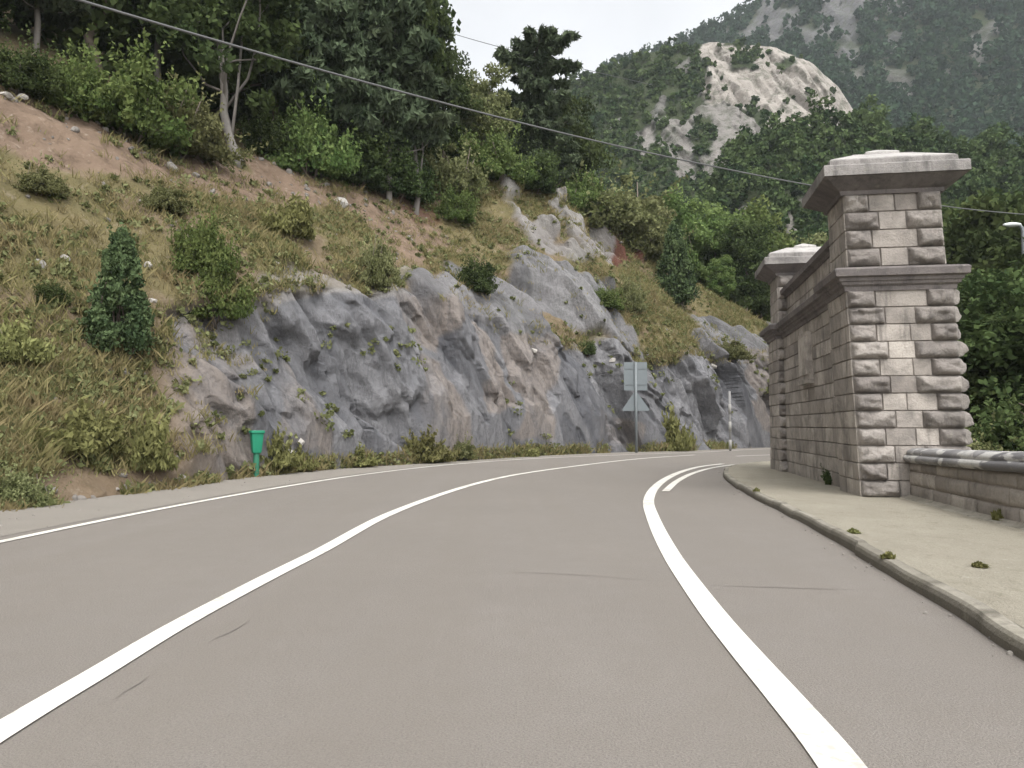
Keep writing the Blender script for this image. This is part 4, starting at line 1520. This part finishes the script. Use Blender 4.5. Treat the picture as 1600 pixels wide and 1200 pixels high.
# ------------------------------------------------------------------ parapet
PA = np.array(mx_([(-.02, .75, 0)])[0][:2])
g1, g2 = gp(1500, 799, .11), gp(1600, 824, .11)
PP = smooth_path(np.array([PA, (g1[0] + .02, g1[1]), tuple(g2[:2]), (5.95, 6.5), (5.9, 2), (5.9, -8)]), .15)
par = link("stone_parapet", None, None, (float(PP[20, 0]), float(PP[20, 1]), .1), label="low stone parapet with rounded coping running from the pillar towards the viewer", category="parapet")
IP = np.array([-PP[20, 0], -PP[20, 1], -.1])
NP = normals2(PP)           # left of travel; travel is towards the camera, so left is away from the road
zt_ = np.interp(PP[:, 1], [-8, 9, 12.6], [1.0, .985, .93])


def prof_strip(profile, mat, name, parent, tintf):
    V = []
    for o, z, top in profile:
        zz = z + (zt_ - .985 if top else 0) + fbm(PP[:, 0] * 1.5, PP[:, 1] * 1.5, o * 3, 3, 77) * .012 * (z > .2)
        V.append(np.c_[PP + NP * o, zz])
    V = np.array(V) + IP
    me = mesh_np(name, V, grid_faces(len(profile), len(PP)), M[mat], {"tint": np.broadcast_to(tintf, V.shape[:2])}, True)
    return link(name, me, parent)


sseg = np.floor(np.arange(len(PP)) * .15 / .45)
tb_ = _h(sseg, sseg * 0, sseg * 0, 5)
tb_ = np.where(tb_ > .62, 1., tb_ * .35)
body_prof = [(.03, .0, 0), (.03, .12, 0), (.03, .3, 0), (.03, .5, 0), (.03, .74, 1), (.45, .74, 1), (.46, .4, 0), (.46, 0., 0)]
body = prof_strip(body_prof, 'mortar', "body", par, .15 + .35 * _h(np.floor(np.arange(len(PP)) * .15 / .9), sseg * 0, sseg * 0, 6))
pbk = MB()
Lp = np.concatenate([[0], np.cumsum(np.linalg.norm(np.diff(PP, axis=0), axis=1))])
for cz, chh in ((.10, .22), (.32, .225), (.545, .21)):
    x_ = 0.
    while x_ < Lp[-1] - .3:
        L_ = prng.uniform(.5, 1.15)
        e_ = min(x_ + L_, Lp[-1])
        pa = np.array([np.interp(x_, Lp, PP[:, 0]), np.interp(x_, Lp, PP[:, 1])]); pb_ = np.array([np.interp(e_, Lp, PP[:, 0]), np.interp(e_, Lp, PP[:, 1])])
        d_ = (pb_ - pa) / np.linalg.norm(pb_ - pa)
        n_ = np.array([d_[1], -d_[0]])
        top_adj = (np.interp(pa[1], [-8, 9, 12.6], [1.0, .985, .93]) - .985) if cz > .5 else 0
        panel(pbk, np.array([pa[0] - n_[0] * .02, pa[1] - n_[1] * .02, cz]) + IP, (d_[0], d_[1], 0), (0, 0, 1.), (n_[0], n_[1], 0), np.linalg.norm(pb_ - pa), chh + top_adj, .02, .008, float(np.clip(prng.normal(.35, .25), 0, 1)), prng.randint(1000), 12, 6)
        x_ = e_
link("masonry", pbk.mesh("masonry", M['ashlar'], True), par)
cop = [(.02, .742, 1), (-.05, .752, 1), (-.085, .79, 1), (-.085, .83, 1), (-.05, .865, 1), (-.02, .872, 1), (-.035, .90, 1), (-.01, .945, 1), (.06, .978, 1), (.2, .99, 1), (.34, .978, 1), (.44, .93, 1), (.50, .86, 1), (.53, .79, 1), (.5, .75, 1), (.44, .742, 1)]
prof_strip(cop, 'coping', "coping", par, tb_)
# pale mortar fillet at the foot of the parapet, and the block courses' joints
fil = np.array([np.c_[PP - NP * o, np.full(len(PP), z)] for o, z in ((.0, .16), (.05, .13), (.14, .122), (.16, .105))])
me = mesh_np("footing", fil[::-1] + IP, grid_faces(4, len(PP)), M['kerb'], {"tint": np.full(fil.shape[:2], .95)}, True)
link("footing", me, par)

# ------------------------------------------------------------------ litter bin
bp_ = gp(400, 745)
bp_ = np.array([bp_[0], bp_[1], .0])
lb = link("litter_bin", None, None, tuple(bp_), label="green litter bin on a post at the foot of the cliff", category="litter bin")
m = MB()
m.tube([(0, .0, -.2), (0, .0, .62)], .075, 12)
m.box((-.05, .07, .55), (.05, .1, 1.05))
link("post", m.mesh("post", M['darkgreen'], False), lb)
m = MB()
th = np.linspace(0, 2 * np.pi, 17)[:-1]


def ring(r_, z, sq=.0):
    k_ = r_ * .98 / (np.abs(np.cos(th)) ** 7 + np.abs(np.sin(th)) ** 7) ** (1 / 7)
    x_, y_ = np.cos(th) * k_, np.sin(th) * k_
    return np.c_[x_ * .86 - y_ * .51, x_ * .51 + y_ * .86, np.full(16, z)] * [.82, .82, 1]


rings = [ring(.02, .605), ring(.125, .60), ring(.14, .63), ring(.165, .82), ring(.19, 1.06), ring(.20, 1.12), ring(.185, 1.12), ring(.16, .82), ring(.12, .66), ring(.02, .655)]
fs = []
for i in range(len(rings) - 1):
    for j in range(16):
        k2 = (j + 1) % 16
        fs.append((i * 16 + j, i * 16 + k2, (i + 1) * 16 + k2, (i + 1) * 16 + j))
m.add(np.concatenate(rings), fs)
link("barrel", m.mesh("barrel", M['green']), lb)
m = MB()
rings = [ring(.205, 1.10), ring(.225, 1.115), ring(.225, 1.16), ring(.21, 1.175), ring(.185, 1.17), ring(.185, 1.10)]
fs = []
for i in range(6):
    for j in range(16):
        k2 = (j + 1) % 16
        fs.append((i * 16 + j, i * 16 + k2, ((i + 1) % 6) * 16 + k2, ((i + 1) % 6) * 16 + j))
m.add(np.concatenate(rings), fs)
link("rim", m.mesh("rim", M['green']), lb)

# ------------------------------------------------------------------ road sign seen from behind
sp_g = gp(991, 706)
sb = link("road_sign", None, None, (sp_g[0] - .1, sp_g[1] - 1.3, 0.), label="road sign seen from behind, grey plate over a triangle on one post", category="road sign")
sc = sp_g[1] / F
m = MB()
m.tube([(0, 0, -.2), (0, 0, 137 * sc)], .065, 10)
link("post", m.mesh("post", M['steel'], True), sb)
zt0, zt1 = (706 - 612) * sc, (706 - 569) * sc
m = MB()
m.box((-.56, .075, zt0), (.56, .095, zt1))
for zz in (zt0 + .3, zt1 - .3):
    m.box((-.5, .05, zz - .03), (.5, .076, zz + .03))
link("plate", m.mesh("plate", M['signback']), sb)
m = MB()
tz0, tz1, hwid = (706 - 643) * sc, (706 - 613.5) * sc, .66
tv = []
for y_ in (.075, .095):
    for (x_, z_) in ((-hwid, tz0 + .06), (-hwid + .06, tz0), (hwid - .06, tz0), (hwid, tz0 + .06), (.06, tz1 - .02), (-.06, tz1 - .02)):
        tv.append((x_, y_, z_))
m.add(tv, [(0, 1, 2, 3, 4, 5), (11, 10, 9, 8, 7, 6)] + [(i, i + 6, (i + 1) % 6 + 6, (i + 1) % 6) for i in range(6)])
link("triangle_plate", m.mesh("triangle_plate", M['signback']), sb)

# ------------------------------------------------------------------ banded marker pole
mp_ = gp(1137, 704)
ms = link("marker_pole", None, None, (mp_[0], mp_[1] - .5, 0.), label="slim marker pole with pale and grey bands in front of the rock", category="marker pole")
sc = mp_[1] / F
m = MB()
m.tube([(0, 0, 92 * sc), (0, 0, 50 * sc), (0, 0, -.2)], .06, 10)
link("pole", m.mesh("pole", M['grey'], True), ms)
for a0, a1 in ((2, 17), (29, 45), (57, 72)):
    m = MB()
    m.tube([(0, 0, a0 * sc), (0, 0, a1 * sc)], .075, 10)
    link("band", m.mesh("band", M['white'], True), ms)

# ------------------------------------------------------------------ street lamp by the right frame edge
DL = 27.
pl = at(1598, 352, DL)
lp = link("street_lamp", None, None, (pl[0], pl[1], -.1), label="tall slim street lamp with a flat pale head among the dark trees", category="street lamp")
Hl = pl[2] + .1
m = MB()
m.tube([(0, 0, -.2), (0, 0, Hl * .5), (0, 0, Hl - .25), (-.03, -.0, Hl - .08), (-.12, 0, Hl)], [.09, .075, .06, .055, .05], 10)
link("pole", m.mesh("pole", M['steel'], True), lp)
m = MB()
f = np.linspace(0, 1, 9)
hw_ = .045 + .1 * np.sin(np.clip(f * 1.15, 0, 1) * np.pi) ** .6
hh_ = .03 + .05 * np.sin(f * np.pi) ** .7
V, fs = [], []
for i in range(9):
    x_ = -.06 - f[i] * .62
    for q in range(10):
        an = q / 10 * 6.283
        V.append((x_, math.cos(an) * hw_[i], Hl + .02 + math.sin(an) * hh_[i]))
for i in range(8):
    for q in range(10):
        k2 = (q + 1) % 10
        fs.append((i * 10 + q, i * 10 + k2, (i + 1) * 10 + k2, (i + 1) * 10 + q))
fs += [tuple(range(10))[::-1], tuple(range(80, 90))]
m.add(V, fs)
link("lamp_head", m.mesh("lamp_head", M['lamphead'], True), lp)

# ------------------------------------------------------------------ overhead cables
def cable(pts, rad, label):
    P = np.array([at(x, y, d) for x, y, d in pts])
    P = smooth_path(P, .6)
    m_ = MB()
    m_.tube(P, rad, 8)
    tag_ = link("overhead_cable", m_.mesh("overhead_cable", M['cable'], True), label=label, category="cable", group="cables across the road")
    return tag_


cable([(-120, -75, 9.0), (130, 2, 10.5), (400, 81, 12.4), (640, 147, 14.6), (900, 213, 17.6), (1100, 257, 20.2), (1270, 290, 22.8), (1490, 324, 26.8), (1600, 335, 29.), (1750, 345, 33)], .02,
      "thick dark cable running from the wood down behind the pillar")
cable([(560, 0, 58), (700, 50, 60), (790, 76, 62), (900, 105, 66), (1020, 133, 72)], .025, "thin faint cable against the sky beside the lone pine")

# ------------------------------------------------------------------ weeds on the pavement
def weed(px, py, hpx, kind, wd, label):
    p = gp(px, py, .11)
    plant(kind, tuple(p), hpx * p[1] / F, wd, label, "weed", "weeds on the pavement")


weed(1302, 757, 26, 'bushD', .8, "dark green weed at the foot of the monument wall")
def kerb_tuft(px, py, inn, h, wd, label):
    q = gp(px, py, .11)[:2]
    k_ = np.argmin(((kerb - q) ** 2).sum(1))
    p = kerb[k_] - N[k_] * inn
    plant('tuft', (p[0], p[1], PW - .005), h, wd, label, "weed", "weeds on the pavement")


kerb_tuft(1355, 872, .06, .06, 2.0, "yellowish grass tuft overhanging the kerb edge")
kerb_tuft(1165, 768, .08, .07, 1.6, "grass tuft on the kerb at the start of the bend")
kerb_tuft(1290, 832, .20, .05, 2.6, "flat grass tuft on the inner kerb edge")
p = gp(1530, 886, .11)
plant('tuft', (p[0], p[1], .112), .04, 3.0, "flat brownish tuft in the middle of the pavement", "weed", "weeds on the pavement")
p = gp(1565, 815, .11)
plant('tuft', (p[0], p[1], .115), .16, 1.3, "green weed at the foot of the parapet", "weed", "weeds on the pavement")

# ------------------------------------------------------------------ thin air between the camera and the mountains
hz = NT("haze_air")
pv = hz.n("ShaderNodeVolumePrincipled")
pv.inputs["Color"].default_value = (.86, .92, .95, 1)
pv.inputs["Density"].default_value = .00025
pv.inputs["Anisotropy"].default_value = .1
hz.t.links.new(pv.outputs[0], hz.out.inputs["Volume"])
m = MB()
m.box((-520, -40, -1.5), (800, 760, 620))
link("haze", m.mesh("haze", hz.m), kind="stuff", label="thin haze in the valley air", category="haze")

# ------------------------------------------------------------------ render settings
vs = scene.view_settings
vs.view_transform = 'Standard'
vs.look = 'None'
vs.gamma = 1
vs.use_curve_mapping = False
vs.exposure = .38
scene.cycles.max_bounces = 5
scene.cycles.diffuse_bounces = 3
scene.cycles.glossy_bounces = 2
scene.cycles.transmission_bounces = 3
scene.cycles.transparent_max_bounces = 6
scene.cycles.volume_bounces = 0
scene.cycles.use_denoising = True
